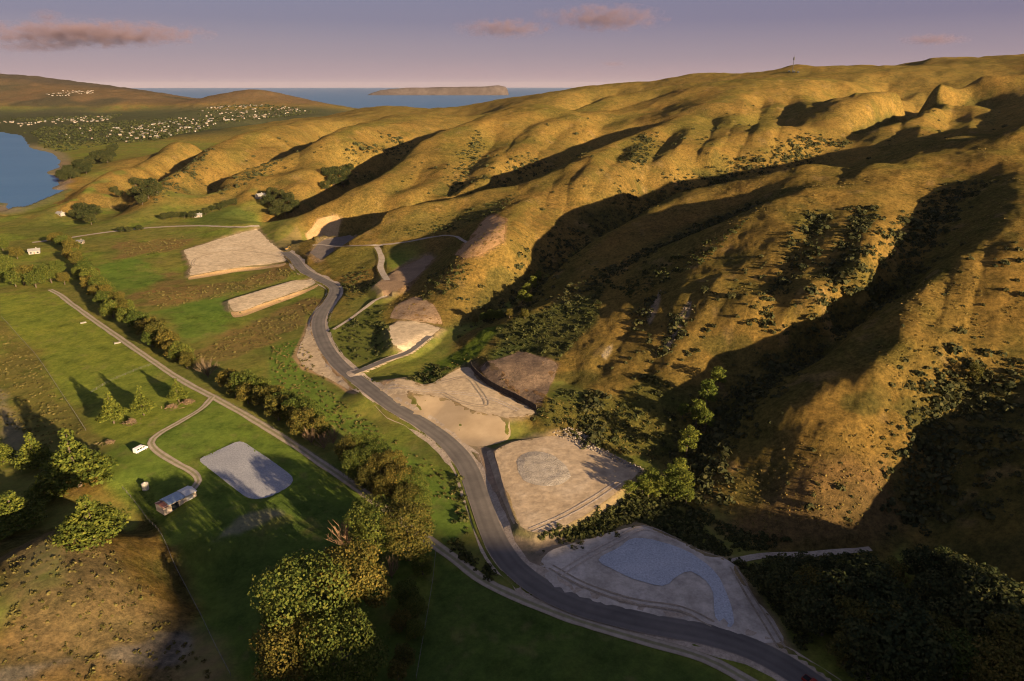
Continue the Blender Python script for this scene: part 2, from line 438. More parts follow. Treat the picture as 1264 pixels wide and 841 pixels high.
# parallel ribs and rills running down the flanks of the middle and far spurs
sA = FX * -0.45 + FY * -0.89; qA = FX * 0.89 + FY * -0.45
sA = sA + 22 * fbm(FX, FY, 160, 3, 63)
ribs = 1 - 2 * np.abs(fbm(sA, qA * 0.22, 95, 3, 64))
Z += sstep(520, 760, FR) * sstep(2300, 1800, FR) * HILL * sstep(0.10, 0.30, SL0) * 3.6 * (ribs - 0.55) * sstep(-0.15, 0.12, GY0 * 0.72 - GX0 * 0.69)
sB = FX * -0.91 + FY * -0.40; qB = FX * 0.40 + FY * -0.91
sB = sB + 7 * fbm(FX, FY, 60, 3, 65)
ribs2 = 1 - 2 * np.abs(fbm(sB, qB * 0.2, 34, 3, 66))
Z += sstep(760, 560, FR) * sstep(150, 220, FR) * HILL * sstep(0.12, 0.30, SL0) * 0.6 * (ribs2 - 0.55)
mid_ = sstep(750, 1300, FR)
Z += mid_ * HILL * (1.8 * fbm(FX, FY, 170, 3, 61))
far = sstep(900, 2200, FR)
Z += far * sstep(12, 60, Z0) * (6 * fbm(FX, FY, 260, 4, 6) + 3 * fbm(FX, FY, 90, 3, 7))
Z += (1 - HILL) * (0.22 * fbm(FX, FY, 30, 3, 8) + 0.07 * fbm(FX, FY, 4, 2, 10))

# ------------------------------------------------------------------ plan helpers
def poly_sd(px, py, P):
    """signed distance to polygon (negative inside)"""
    P = np.asarray(P)[:, :2]
    d = np.full(px.shape, 1e9); ins = np.zeros(px.shape, bool)
    for i in range(len(P)):
        a = P[i]; b = P[(i + 1) % len(P)]
        e = b - a; wx_ = px - a[0]; wy_ = py - a[1]
        t = np.clip((wx_ * e[0] + wy_ * e[1]) / (e @ e + 1e-9), 0, 1)
        d = np.minimum(d, np.hypot(wx_ - t * e[0], wy_ - t * e[1]))
        c = ((a[1] <= py) & (b[1] > py)) | ((b[1] <= py) & (a[1] > py))
        if abs(e[1]) > 1e-9:
            xi = a[0] + (py - a[1]) / e[1] * e[0]
            ins ^= c & (px < xi)
    return np.where(ins, -d, d)

def path_dist(px, py, C):
    """distance to a polyline and the height of its nearest point"""
    C = np.asarray(C)
    d = np.full(px.shape, 1e9); zz = np.zeros(px.shape)
    for a, b in zip(C[:-1], C[1:]):
        e = (b - a)[:2]; wx_ = px - a[0]; wy_ = py - a[1]
        t = np.clip((wx_ * e[0] + wy_ * e[1]) / (e @ e + 1e-9), 0, 1)
        dd = np.hypot(wx_ - t * e[0], wy_ - t * e[1])
        m = dd < d
        d = np.where(m, dd, d); zz = np.where(m, a[2] + t * (b[2] - a[2]), zz)
    return d, zz

def box_of(P, pad):
    P = np.asarray(P)
    return (FX > P[:, 0].min() - pad) & (FX < P[:, 0].max() + pad) & (FY > P[:, 1].min() - pad) & (FY < P[:, 1].max() + pad)

def H(x, y, G=None):
    G = Z if G is None else G
    x = np.asarray(x, float); y = np.asarray(y, float)
    fi = np.interp(np.degrees(np.arctan2(x, y)), TH, np.arange(len(TH)))
    fj = np.interp(np.log(np.maximum(np.hypot(x, y), R0)), LRF, np.arange(len(LRF)))
    i = np.clip(fi.astype(int), 0, len(TH) - 2); j = np.clip(fj.astype(int), 0, len(LRF) - 2)
    a = fi - i; b = fj - j
    return (G[i, j] * (1 - b) + G[i, j + 1] * b) * (1 - a) + (G[i + 1, j] * (1 - b) + G[i + 1, j + 1] * b) * a

_S = np.geomspace(90, 7000, 1500)
def hit(u, v):
    """where the sight line through a photo pixel meets the ground"""
    d = ray(u, v)
    p = CAM[:, None] + d[:, None] * _S
    f = p[2] - H(p[0], p[1])
    k = int(np.argmax(f < 0))
    if f[k] >= 0:
        k = len(_S) - 1
    k = max(k, 1)
    t = f[k - 1] / (f[k - 1] - f[k] + 1e-9)
    s = _S[k - 1] + (_S[k] - _S[k - 1]) * min(max(t, 0), 1)
    q = CAM + d * s
    return np.array((q[0], q[1], float(H(q[0], q[1]))))

def px_of(p):
    """photo pixel of a world point (for checking distances only)"""
    q = np.asarray(p) - CAM
    f = q[1] * CP - q[2] * SP
    up = q[1] * SP + q[2] * CP
    return 632 + FPX * q[0] / f, 420.5 - FPX * up / f

def carve(C, depth, half, power=1.15):
    """V-shaped gully (depth > 0) or tent-shaped ridge (depth < 0) along a world polyline"""
    global Z
    C = np.asarray(C)
    m = box_of(C, half)
    d, _ = path_dist(FX[m], FY[m], np.column_stack([C[:, :2], np.zeros(len(C))]))
    s = np.arange(len(C)) / max(1, len(C) - 1)
    Z[m] -= depth * np.clip(1 - d / half, 0, 1) ** power

def shifted(C, off):
    C = np.asarray(C)
    T = np.gradient(C[:, :2], axis=0); T /= np.linalg.norm(T, axis=1)[:, None] + 1e-9
    N = np.stack([-T[:, 1], T[:, 0]], 1)
    N *= np.sign(N @ np.array((-0.69, 0.72)))[:, None]
    w_ = 1 + 0.35 * fbm(C[:, 0], C[:, 1], 120, 2, 81)
    return np.column_stack([C[:, :2] + N * (off * w_)[:, None], C[:, 2]])

def wobble(C, a, wl, seed):
    C = np.array(C)
    C[:, 0] += a * fbm(C[:, 0], C[:, 1], wl, 3, seed); C[:, 1] += a * fbm(C[:, 1], C[:, 0], wl, 3, seed + 1)
    return C

cA, cB, cC, cF, cD, cE, cG1, cG2, cG3 = CRESTS[:9]
for C_, h_, w_ in ((cA, 0.7, 14), (cB, 1.0, 16), (cC, 1.8, 18), (cF, 4.0, 45), (cD, 3.5, 38), (cE, 5.0, 60), (cG1, 5.0, 60), (cG2, 5.0, 70), (cG3, 4.0, 60)):
    carve(wobble(C_, 4, 50, 83), -h_, w_, 1.0)
for C_, off, dp, w_ in ((cD, 62, 13, 52), (cE, 88, 20, 75), (cG1[len(cG1) // 6:], 80, 20, 70), (cG2[len(cG2) // 5:], 85, 20, 75), (cG3[len(cG3) // 3:], 75, 12, 60), (cC[len(cC) // 4:], 42, 6, 34), (cF, 80, 14, 70)):
    carve(shifted(C_, off), dp, w_)

def gully(pts, depth, half):
    C = catmull(np.array([hit(u, v) for u, v in pts]), 12.0)
    if np.abs(np.diff(np.hypot(C[:, 0], C[:, 1]))).max() > 160: return
    carve(wobble(C, 5, 40, 85), depth, half)
for pts, dp, hf in [([(612, 158), (598, 182), (578, 208), (556, 233)], 9, 32), ([(470, 172), (440, 186), (425, 197)], 12, 50), ([(700, 150), (680, 172), (655, 195)], 8, 36), ([(520, 200), (505, 222), (470, 245)], 8, 34), ([(750, 148), (735, 165), (715, 182)], 7, 34),
                    ([(680, 140), (640, 158), (625, 185)], 8, 36), ([(757, 113), (728, 124), (706, 132)], 12, 60), ([(815, 112), (780, 121), (750, 129)], 12, 60), ([(1100, 99), (1060, 106), (1035, 111)], 14, 60), ([(1180, 103), (1145, 110), (1110, 116)], 12, 50),
                    ([(942, 124), (928, 150), (912, 178), (900, 200)], 7, 26), ([(882, 142), (872, 168), (858, 195)], 6, 24), ([(905, 150), (892, 178), (880, 205)], 5, 20), ([(830, 158), (815, 180), (800, 205), (785, 228)], 6, 22), ([(975, 122), (968, 150), (955, 178)], 6, 26),
                    ([(770, 178), (750, 205), (728, 235)], 5, 18), ([(690, 215), (672, 245), (655, 275)], 4, 16), ([(720, 200), (700, 230), (690, 262)], 4, 16), ([(1228, 122), (1232, 140), (1222, 160)], 7, 26), ([(1180, 125), (1172, 145), (1165, 168)], 6, 24), ([(1130, 125), (1115, 148), (1105, 172)], 5, 22),
                    ([(800, 365), (785, 392), (765, 425), (745, 455)], 1.1, 8), ([(870, 340), (850, 375), (825, 420), (800, 460)], 1.2, 8), ([(905, 345), (890, 380), (870, 415), (850, 445)], 1.0, 8), ([(1012, 265), (990, 300), (972, 340), (952, 380)], 1.6, 8), ([(1060, 262), (1045, 300), (1034, 340), (1012, 380)], 1.6, 8),
                    ([(1180, 320), (1165, 360), (1150, 400), (1140, 440)], 1.6, 8), ([(1220, 300), (1205, 350), (1195, 400)], 1.8, 9), ([(1120, 440), (1105, 480), (1090, 530)], 1.5, 8), ([(860, 300), (835, 335), (800, 375)], 0.9, 8),
                    ([(330, 172), (300, 190), (262, 215)], 12, 60), ([(400, 165), (370, 182), (340, 205)], 10, 50), ([(230, 185), (205, 205), (175, 228)], 10, 55)]:
    gully(pts, dp, hf)

Z = np.where(_inside(FX, FY, _P), np.maximum(Z, 1.6 + 0.3 * fbm(FX, FY, 40, 3, 86)), Z)

def flatten(P, zp, slope=0.62, reach=30, fill=None):
    global Z
    m = box_of(P, reach)
    sd = poly_sd(FX[m], FY[m], P)
    d = np.maximum(sd, 0)
    z = Z[m]
    zp_ = zp + 0.10 * fbm(FX[m], FY[m], 9, 3, 33) if np.isscalar(zp) else zp
    Z[m] = np.where(d < reach, np.clip(z, zp_ - (fill or slope) * d, zp_ + slope * d), z)

def dense(P, step=3.0, jit=0.0, seed=1):
    """closed outline with extra points and an uneven edge"""
    P = np.asarray(P, float)[:, :2]
    out = []
    for i in range(len(P)):
        a, b = P[i], P[(i + 1) % len(P)]
        L = np.linalg.norm(b - a); k = max(1, int(L / step))
        for t in range(k):
            out.append(a + (b - a) * t / k)
    Q = np.array(out)
    for _ in range(2):
        Q = 0.5 * Q + 0.25 * (np.roll(Q, 1, 0) + np.roll(Q, -1, 0))
    if jit:
        Q = Q + jit * np.stack([fbm(Q[:, 0] + 50 * seed, Q[:, 1], 5, 3, seed), fbm(Q[:, 0], Q[:, 1] + 31 * seed, 5, 3, seed + 9)], 1)
    return Q

def PXP(pts, z):
    return np.array([PZ(u, v, z) for u, v in pts])

# earthwork platforms: outline on the photo, level
PADS = {}
def pad(key, pts, z, slope=0.62, reach=30, fill=None):
    P = PXP(pts, z)
    PADS[key] = (P, z)
    flatten(P, z, slope, reach, fill)

pad('far', [(226, 309), (262, 298), (300, 287), (318, 283), (330, 296), (352, 314), (354, 323), (300, 329), (262, 335), (232, 341), (236, 330)], 15.5, 0.3)
pad('mid', [(280, 371), (295, 366), (362, 346), (386, 346), (392, 349), (372, 358), (325, 374), (296, 385), (284, 383)], 18.3, 0.4)
pad('bench', [(382, 312), (398, 297), (432, 290), (440, 296), (420, 305), (395, 322)], 22.5)
pad('terrace', [(462, 352), (478, 340), (505, 326), (530, 315), (536, 319), (515, 342), (490, 360), (475, 362)], 30)
pad('house', [(478, 404), (492, 396), (520, 399), (547, 405), (528, 417), (500, 431), (484, 427)], 27)
pad('large', [(467, 479), (476, 470), (500, 466), (520, 476), (536, 473), (553, 461), (580, 452), (586, 466), (613, 484), (653, 504), (664, 510), (628, 517), (586, 508), (553, 492)], 25.5, fill=0.30)
pad('rubble', [(609, 556), (632, 545), (660, 541), (690, 537), (730, 550), (792, 581), (774, 597), (745, 621), (716, 640), (688, 654), (660, 660), (643, 652), (632, 640)], 23.0)
pad('gravel', [(664, 690), (682, 677), (722, 666), (762, 655), (790, 646), (815, 655), (870, 682), (904, 692), (926, 728), (955, 766), (975, 800), (940, 796), (880, 781), (800, 764), (740, 748), (692, 731), (669, 710)], 21.7)
pad('arena', [(243, 567), (297, 543), (340, 572), (366, 592), (360, 600), (330, 616), (313, 619), (300, 612)], 19.3)

# road and tracks: centre line on the photo; heights follow the smoothed ground
PATHS = {}
def route(key, pts, width, blend, smooth=6, lift=0.0):
    global Z
    W = np.array([hit(u, v) if u is not None else np.array(v) for u, v in pts])
    C = catmull(W, 4.0)
    z = H(C[:, 0], C[:, 1])
    for _ in range(smooth):
        zz = np.concatenate([[z[0]] * 3, z, [z[-1]] * 3])
        z = np.convolve(zz, np.ones(7) / 7, 'valid')
    C[:, 2] = z + lift
    PATHS[key] = (C, width)
    m = box_of(C, width + blend + 4)
    d, zz = path_dist(FX[m], FY[m], C)
    dd = np.maximum(d - width / 2 - 0.8, 0)
    Z[m] = np.where(d < width / 2 + blend, np.clip(Z[m], zz - 0.6 * dd, zz + 0.6 * dd), Z[m])

ROAD = [(352, 312), (362, 319), (374, 333), (395, 345), (411, 353), (413, 362), (404, 376), (395, 392), (394, 408), (403, 430), (421, 453), (446, 474), (482, 498), (525, 527), (556, 550), (577, 577),
        (592, 616), (606, 655), (627, 692), (660, 722), (712, 747), (790, 768), (870, 783), (930, 802), (985, 832), (1050, 880)]
route('road', ROAD, 8.0, 8, 10)
route('track', [(62, 358), (75, 365), (92, 378), (130, 405), (180, 440), (225, 470), (263, 490), (300, 511), (345, 538), (390, 567), (430, 595), (455, 613), (495, 643), (537, 673), (562, 691), (600, 719), (650, 743), (720, 768), (800, 792), (868, 812), (920, 838), (955, 860)], 3.6, 3, 4)
route('drive', [(263, 490), (247, 506), (218, 523), (196, 536), (187, 547), (197, 559), (216, 571), (238, 584), (245, 594), (238, 603), (226, 611)], 3.0, 2, 3)
route('house_drive', [(436, 462), (455, 456), (478, 447), (505, 431), (530, 414)], 4.4, 5, 4)
route('ridge_track', [(386, 303), (400, 303), (430, 302), (462, 303), (500, 300), (530, 294), (560, 290), (578, 297)], 3.6, 3, 4)
route('spur_track', [(465, 304), (471, 318), (470, 332), (478, 345)], 4.5, 3, 3)
route('bank_path', [(412, 408), (438, 390), (462, 374), (478, 362)], 2.4, 2, 3)
route('foot_track', [(903, 693), (940, 689), (985, 685), (1040, 679), (1075, 676)], 2.6, 2, 3)
route('coast_road', [(40, 300), (90, 293), (140, 286), (190, 281), (240, 279), (290, 280), (320, 279)], 5, 3, 4)


# ------------------------------------------------------------------ materials
MATS = {}
def mat(name, build):
    if name in MATS:
        return MATS[name]
    m = bpy.data.materials.new(name)
    m.use_nodes = True
    nt = m.node_tree
    bs = nt.nodes['Principled BSDF']
    bs.inputs['Roughness'].default_value = 0.95
    bs.inputs['Specular IOR Level'].default_value = 0.15
    build(nt, bs)
    MATS[name] = m
    return m

def node(nt, t, **kw):
    nd = nt.nodes.new(t)
    for k, v in kw.items():
        setattr(nd, k, v)
    return nd

def noise_node(nt, scale, detail=4, rough=0.6, coord='Object', vec_scale=None):
    tc = node(nt, 'ShaderNodeTexCoord')
    nz = node(nt, 'ShaderNodeTexNoise')
    nz.inputs['Scale'].default_value = scale
    nz.inputs['Detail'].default_value = detail
    nz.inputs['Roughness'].default_value = rough
    if vec_scale:
        mp = node(nt, 'ShaderNodeMapping')
        mp.inputs['Scale'].default_value = vec_scale
        nt.links.new(tc.outputs[coord], mp.inputs['Vector'])
        nt.links.new(mp.outputs['Vector'], nz.inputs['Vector'])
    else:
        nt.links.new(tc.outputs[coord], nz.inputs['Vector'])
    return nz

def ramp(nt, src, stops):
    r = node(nt, 'ShaderNodeValToRGB')
    e = r.color_ramp.elements
    while len(e) < len(stops):
        e.new(0.5)
    for q, (p, c) in zip(e, stops):
        q.position = p
        q.color = (*c, 1)
    nt.links.new(src, r.inputs['Fac'])
    return r

def mixc(nt, a, b, fac, mode='MIX'):
    mx = node(nt, 'ShaderNodeMix', data_type='RGBA', blend_type=mode)
    for inp, val in (('A', a), ('B', b)):
        if isinstance(val, tuple):
            mx.inputs[inp].default_value = (*val, 1)
        else:
            nt.links.new(val, mx.inputs[inp])
    if isinstance(fac, (int, float)):
        mx.inputs['Factor'].default_value = fac
    else:
        nt.links.new(fac, mx.inputs['Factor'])
    return mx.outputs['Result']

def bump(nt, bs, src, strength, dist):
    b = node(nt, 'ShaderNodeBump')
    b.inputs['Strength'].default_value = strength
    b.inputs['Distance'].default_value = dist
    nt.links.new(src, b.inputs['Height'])
    nt.links.new(b.outputs[0], bs.inputs['Normal'])
    return b

def earth(name, c1, c2, c3=None, scale=0.12, fine=1.3, bmp=0.5, bd=0.5, stretch=None, rough=0.95):
    def build(nt, bs):
        n1 = noise_node(nt, scale, 5, 0.62, vec_scale=stretch)
        n2 = noise_node(nt, fine, 4, 0.7)
        stops = [(0.3, c1), (0.7, c2)] if c3 is None else [(0.25, c1), (0.5, c2), (0.75, c3)]
        r = ramp(nt, n1.outputs['Fac'], stops)
        r2 = ramp(nt, n2.outputs['Fac'], [(0.25, (0.6, 0.6, 0.6)), (0.75, (1.35, 1.35, 1.35))])
        nt.links.new(mixc(nt, r.outputs['Color'], r2.outputs['Color'], 1.0, 'MULTIPLY'), bs.inputs['Base Color'])
        bs.inputs['Roughness'].default_value = rough
        bump(nt, bs, n2.outputs['Fac'], bmp, bd)
    return mat(name, build)

def plain(name, c, rough=0.7, var=0.15, scale=0.8, metal=0.0):
    def build(nt, bs):
        n1 = noise_node(nt, scale, 3, 0.6)
        lo = tuple(x * (1 - var) for x in c); hi = tuple(x * (1 + var) for x in c)
        r = ramp(nt, n1.outputs['Fac'], [(0.3, lo), (0.7, hi)])
        nt.links.new(r.outputs['Color'], bs.inputs['Base Color'])
        bs.inputs['Roughness'].default_value = rough
        bs.inputs['Metallic'].default_value = metal
    return mat(name, build)

# ground: colours of the plant cover come from a point colour, grain and tussocks from noise
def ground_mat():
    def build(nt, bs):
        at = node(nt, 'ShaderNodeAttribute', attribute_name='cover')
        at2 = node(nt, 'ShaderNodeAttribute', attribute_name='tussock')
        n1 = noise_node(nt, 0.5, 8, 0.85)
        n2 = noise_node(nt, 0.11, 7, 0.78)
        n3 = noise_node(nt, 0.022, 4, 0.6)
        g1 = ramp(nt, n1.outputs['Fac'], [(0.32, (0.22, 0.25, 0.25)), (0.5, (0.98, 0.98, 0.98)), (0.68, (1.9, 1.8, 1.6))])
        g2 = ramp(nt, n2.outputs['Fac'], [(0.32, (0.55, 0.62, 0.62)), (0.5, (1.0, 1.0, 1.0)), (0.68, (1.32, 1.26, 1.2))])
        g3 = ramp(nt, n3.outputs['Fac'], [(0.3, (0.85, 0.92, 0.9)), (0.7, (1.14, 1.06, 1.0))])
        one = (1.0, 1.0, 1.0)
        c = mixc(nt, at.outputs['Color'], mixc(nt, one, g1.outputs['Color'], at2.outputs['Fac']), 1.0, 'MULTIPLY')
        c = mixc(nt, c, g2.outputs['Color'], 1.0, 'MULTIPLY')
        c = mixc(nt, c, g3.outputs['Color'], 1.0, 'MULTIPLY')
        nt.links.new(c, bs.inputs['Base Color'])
        bs.inputs['Roughness'].default_value = 1.0
        bs.inputs['Specular IOR Level'].default_value = 0.0
        b = node(nt, 'ShaderNodeBump')
        b.inputs['Distance'].default_value = 2.0
        nt.links.new(at2.outputs['Fac'], b.inputs['Strength'])
        nt.links.new(n1.outputs['Fac'], b.inputs['Height'])
        nt.links.new(b.outputs[0], bs.inputs['Normal'])
    return mat('ground_cover', build)

# ------------------------------------------------------------------ object helpers
def link(o, parent=None):
    COL.objects.link(o)
    if parent is not None:
        o.parent = parent
    return o

def tag(o, label=None, cat=None, group=None, kind=None):
    if label: o['label'] = label
    if cat: o['category'] = cat
    if group: o['group'] = group
    if kind: o['kind'] = kind
    return o

def mesh_np(name, V, F, mats, smooth=False, midx=None):
    """V (n,3), F (m,k) all of the same corner count"""
    me = bpy.data.meshes.new(name)
    V = np.asarray(V, np.float32); F = np.asarray(F, np.int32)
    me.vertices.add(len(V)); me.vertices.foreach_set('co', V.ravel())
    me.loops.add(F.size); me.loops.foreach_set('vertex_index', F.ravel())
    me.polygons.add(len(F)); me.polygons.foreach_set('loop_start', np.arange(0, F.size, F.shape[1], dtype=np.int32))
    if midx is not None:
        me.polygons.foreach_set('material_index', np.asarray(midx, np.int32))
    me.update(calc_edges=True)
    if smooth:
        me.shade_smooth()
    for m in (mats if isinstance(mats, (list, tuple)) else [mats]):
        me.materials.append(m)
    return me

def obj(name, me, parent=None, loc=None, rz=None):
    o = bpy.data.objects.new(name, me)
    if loc is not None: o.location = loc
    if rz is not None: o.rotation_euler[2] = rz
    return link(o, parent)

def empty(name, loc=(0, 0, 0), rz=0.0):
    o = bpy.data.objects.new(name, None)
    o.location = loc; o.rotation_euler[2] = rz
    o.empty_display_size = 0.5
    return link(o)

class MB:
    """collects boxes, tubes and faces for one mesh"""
    def __init__(self): self.v = []; self.f = []
    def face(self, pts):
        b = len(self.v); self.v += [tuple(p) for p in pts]; self.f.append(tuple(range(b, b + len(pts))))
    def box(self, c, s, rz=0.0, taper=1.0):
        cx, cy, cz = c; sx, sy, sz = (k / 2 for k in s)
        b = len(self.v); ca, sa = math.cos(rz), math.sin(rz)
        for z, k in ((-sz, 1.0), (sz, taper)):
            for x, y in ((-sx, -sy), (sx, -sy), (sx, sy), (-sx, sy)):
                x, y = x * k, y * k
                self.v.append((cx + x * ca - y * sa, cy + x * sa + y * ca, cz + z))
        for q in ((0, 3, 2, 1), (4, 5, 6, 7), (0, 1, 5, 4), (1, 2, 6, 5), (2, 3, 7, 6), (3, 0, 4, 7)):
            self.f.append(tuple(b + i for i in q))
    def tube(self, a, c, r0, r1, n=6):
        a = Vector(a); c = Vector(c); d = (c - a).normalized()
        u = d.cross(Vector((0.31, 0.17, 0.93))).normalized(); w = d.cross(u)
        b = len(self.v)
        for p, r in ((a, r0), (c, r1)):
            for i in range(n):
                t = 2 * math.pi * i / n
                self.v.append(tuple(p + u * (r * math.cos(t)) + w * (r * math.sin(t))))
        for i in range(n):
            self.f.append((b + i, b + (i + 1) % n, b + n + (i + 1) % n, b + n + i))
        self.f.append(tuple(b + i for i in range(n))[::-1]); self.f.append(tuple(b + n + i for i in range(n)))
    def mesh(self, name, mats, smooth=False):
        me = bpy.data.meshes.new(name)
        me.from_pydata(self.v, [], self.f)
        for m in (mats if isinstance(mats, (list, tuple)) else [mats]): me.materials.append(m)
        if smooth: me.shade_smooth()
        return me
    def build(self, name, m, parent=None, **kw):
        return obj(name, self.mesh(name, m), parent, **kw)

# ------------------------------------------------------------------ ground colours
def PXH(pts):
    return np.array([hit(u, v) for u, v in pts])

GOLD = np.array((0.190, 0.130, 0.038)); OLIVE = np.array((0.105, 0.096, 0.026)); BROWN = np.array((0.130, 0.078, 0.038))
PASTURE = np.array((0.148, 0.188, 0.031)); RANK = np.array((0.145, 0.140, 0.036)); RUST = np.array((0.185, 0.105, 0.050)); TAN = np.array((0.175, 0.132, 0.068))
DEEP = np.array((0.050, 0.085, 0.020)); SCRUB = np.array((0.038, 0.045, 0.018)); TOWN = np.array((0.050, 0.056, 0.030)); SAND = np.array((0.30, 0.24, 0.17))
big = fbm(FX, FY, 120, 4, 21); med = fbm(FX, FY, 28, 4, 22); sml = fbm(FX, FY, 9, 3, 23)
CC = np.empty(FX.shape + (3,))
CC[:] = RANK
def paint(mask, c, k=1.0):
    m = np.clip(mask * k, 0, 1)[..., None]
    CC[:] = CC * (1 - m) + c * m
paint(sstep(-0.1, 0.5, med + 0.4 * big), PASTURE, 0.7)
paint(HILL, GOLD)
paint(HILL * sstep(-0.1, 0.55, big + 0.5 * med), np.array((0.150, 0.097, 0.032)), 0.5)
paint(HILL * sstep(0.1, 0.7, med + 0.4 * sml), OLIVE, 0.55)
# darker olive-green sward on the slopes turned away from the sun and on the flat crests
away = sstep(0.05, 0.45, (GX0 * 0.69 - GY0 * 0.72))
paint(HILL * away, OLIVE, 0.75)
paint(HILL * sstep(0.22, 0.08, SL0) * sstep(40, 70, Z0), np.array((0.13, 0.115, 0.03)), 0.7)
# wet gullies: where the ground is hollow
lap = np.zeros_like(Z0)
for k in (6,):
    lap[k:-k, k:-k] = (Z0[:-2 * k, k:-k] + Z0[2 * k:, k:-k] + Z0[k:-k, :-2 * k] + Z0[k:-k, 2 * k:] - 4 * Z0[k:-k, k:-k])
    lap[k:-k, k:-k] /= (0.5 * ((k * np.radians(0.088) * FR[k:-k, k:-k]) + k * 0.0057 * FR[k:-k, k:-k])) ** 2
hollow = sstep(0.012, 0.035, lap + 0.004 * med)
paint(HILL * hollow, np.array((0.075, 0.075, 0.024)), 0.7)

# stock tracks contour round the grassy slopes, and bare worn patches break the sward
trk = np.sin((Z + 0.9 * med + 0.35 * sml) * 2 * math.pi / 2.1)
paint(HILL * sstep(0.72, 0.98, trk) * sstep(0.18, 0.32, SL0) * sstep(900, 500, FR) * sstep(-0.2, 0.3, big + 0.5 * med), np.array((0.120, 0.085, 0.034)), 0.55)
paint(HILL * sstep(0.42, 0.62, fbm(FX, FY, 11, 4, 26)), np.array((0.24, 0.165, 0.075)), 0.5)
paint(HILL * sstep(0.38, 0.6, fbm(FX, FY, 16, 4, 27)) * sstep(1500, 600, FR), np.array((0.085, 0.078, 0.026)), 0.6)

def zone(pts, c, k=1.0, soft=3.0, wob=3.0, z=None):
    P = PXH(pts) if z is None else PXP(pts, z)
    m = box_of(P, 25)
    sd = poly_sd(FX[m], FY[m], P) + wob * med[m] * 1.6 + wob * 0.6 * sml[m]
    full = np.zeros(FX.shape); full[m] = sstep(soft, -soft, sd)
    paint(full, c, k)
    return full

# paddocks and rough grass
zone([(0, 362), (62, 360), (92, 380), (180, 443), (258, 490), (240, 504), (200, 530), (150, 548), (110, 532), (40, 430), (0, 392)], np.array((0.165, 0.195, 0.032)), 0.85, 1.5, 1.0)
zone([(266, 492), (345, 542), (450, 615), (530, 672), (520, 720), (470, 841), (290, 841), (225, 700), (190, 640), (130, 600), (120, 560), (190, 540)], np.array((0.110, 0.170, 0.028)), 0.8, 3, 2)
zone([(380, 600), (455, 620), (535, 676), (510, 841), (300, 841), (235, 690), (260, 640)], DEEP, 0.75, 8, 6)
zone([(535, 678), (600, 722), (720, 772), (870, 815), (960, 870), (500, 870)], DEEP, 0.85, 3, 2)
zone([(0, 400), (40, 432), (108, 535), (120, 560), (60, 560), (0, 520)], np.array((0.135, 0.115, 0.035)), 0.75, 4, 8)
zone([(0, 690), (75, 655), (150, 685), (200, 750), (290, 841), (0, 841)], TAN, 0.85, 5, 4)
for pts in ([(150, 300), (225, 292), (230, 300), (200, 312), (150, 318)], [(170, 340), (215, 335), (225, 350), (190, 362)], [(170, 362), (280, 350), (350, 330), (370, 335), (280, 362), (200, 380), (165, 378)],
            [(300, 405), (380, 365), (395, 370), (370, 400), (330, 425), (250, 450), (240, 440)]):
    zone(pts, RUST, 0.6, 4, 9)
for pts in ([(110, 330), (165, 318), (210, 345), (160, 362)], [(190, 385), (280, 365), (300, 395), (240, 420)], [(330, 430), (380, 415), (370, 460), (420, 500), (560, 590), (580, 650), (560, 660), (430, 540), (340, 490)]):
    zone(pts, np.array((0.095, 0.165, 0.027)), 0.75, 4, 6)
# uneven sward: clover, mud and grazed patches
flat_ = (1 - HILL)
paint(flat_ * sstep(0.15, 0.6, sml + 0.3 * med), np.array((0.075, 0.100, 0.022)), 0.45)
paint(flat_ * sstep(0.25, 0.65, fbm(FX, FY, 14, 4, 24)), np.array((0.175, 0.150, 0.050)), 0.45)
paint(flat_ * sstep(0.35, 0.7, fbm(FX, FY, 5, 3, 25)), np.array((0.165, 0.135, 0.060)), 0.35)
stripe = 0.5 + 0.5 * np.sin((FX * 0.72 - FY * 0.69) * 2 * math.pi / 5.2 + 1.5 * med)
paint(flat_ * stripe * sstep(480, 380, FR), np.array((0.090, 0.140, 0.026)), 0.22)
# soil spread round the platforms
for P, z_ in PADS.values():
    if abs(z_ - 19.3) < 0.01: continue
    m = box_of(P, 8); f_ = np.zeros(FX.shape)
    f_[m] = sstep(4.5, 0.5, poly_sd(FX[m], FY[m], P) + 2.2 * sml[m] + 1.5 * med[m])
    paint(f_, np.array((0.26, 0.19, 0.12)), 0.8)
# scrubby green band under spur B and round the house sites
zone([(505, 470), (530, 450), (600, 405), (620, 402), (590, 440), (560, 455), (535, 473)], np.array((0.085, 0.135, 0.02)), 0.85, 2, 2)
zone([(615, 405), (700, 372), (745, 355), (730, 400), (690, 440), (600, 450)], np.array((0.055, 0.070, 0.024)), 0.8, 3, 4)
zone([(650, 520), (700, 480), (760, 500), (800, 460), (850, 500), (840, 560), (790, 570), (700, 530)], np.array((0.090, 0.095, 0.025)), 0.75, 4, 6)
zone([(400, 310), (465, 306), (460, 330), (410, 345)], np.array((0.13, 0.12, 0.03)), 0.8, 2, 2)
zone([(470, 280), (560, 262), (620, 245), (610, 265), (560, 285), (470, 298)], np.array((0.14, 0.118, 0.034)), 0.7, 3, 3)
zone([(415, 400), (470, 370), (490, 430), (445, 450), (415, 430)], np.array((0.09, 0.105, 0.025)), 0.75, 3, 4)
zone([(905, 655), (960, 610), (1000, 570), (1090, 580), (1120, 640), (1090, 670), (980, 672)], np.array((0.165, 0.105, 0.048)), 0.75, 5, 5)
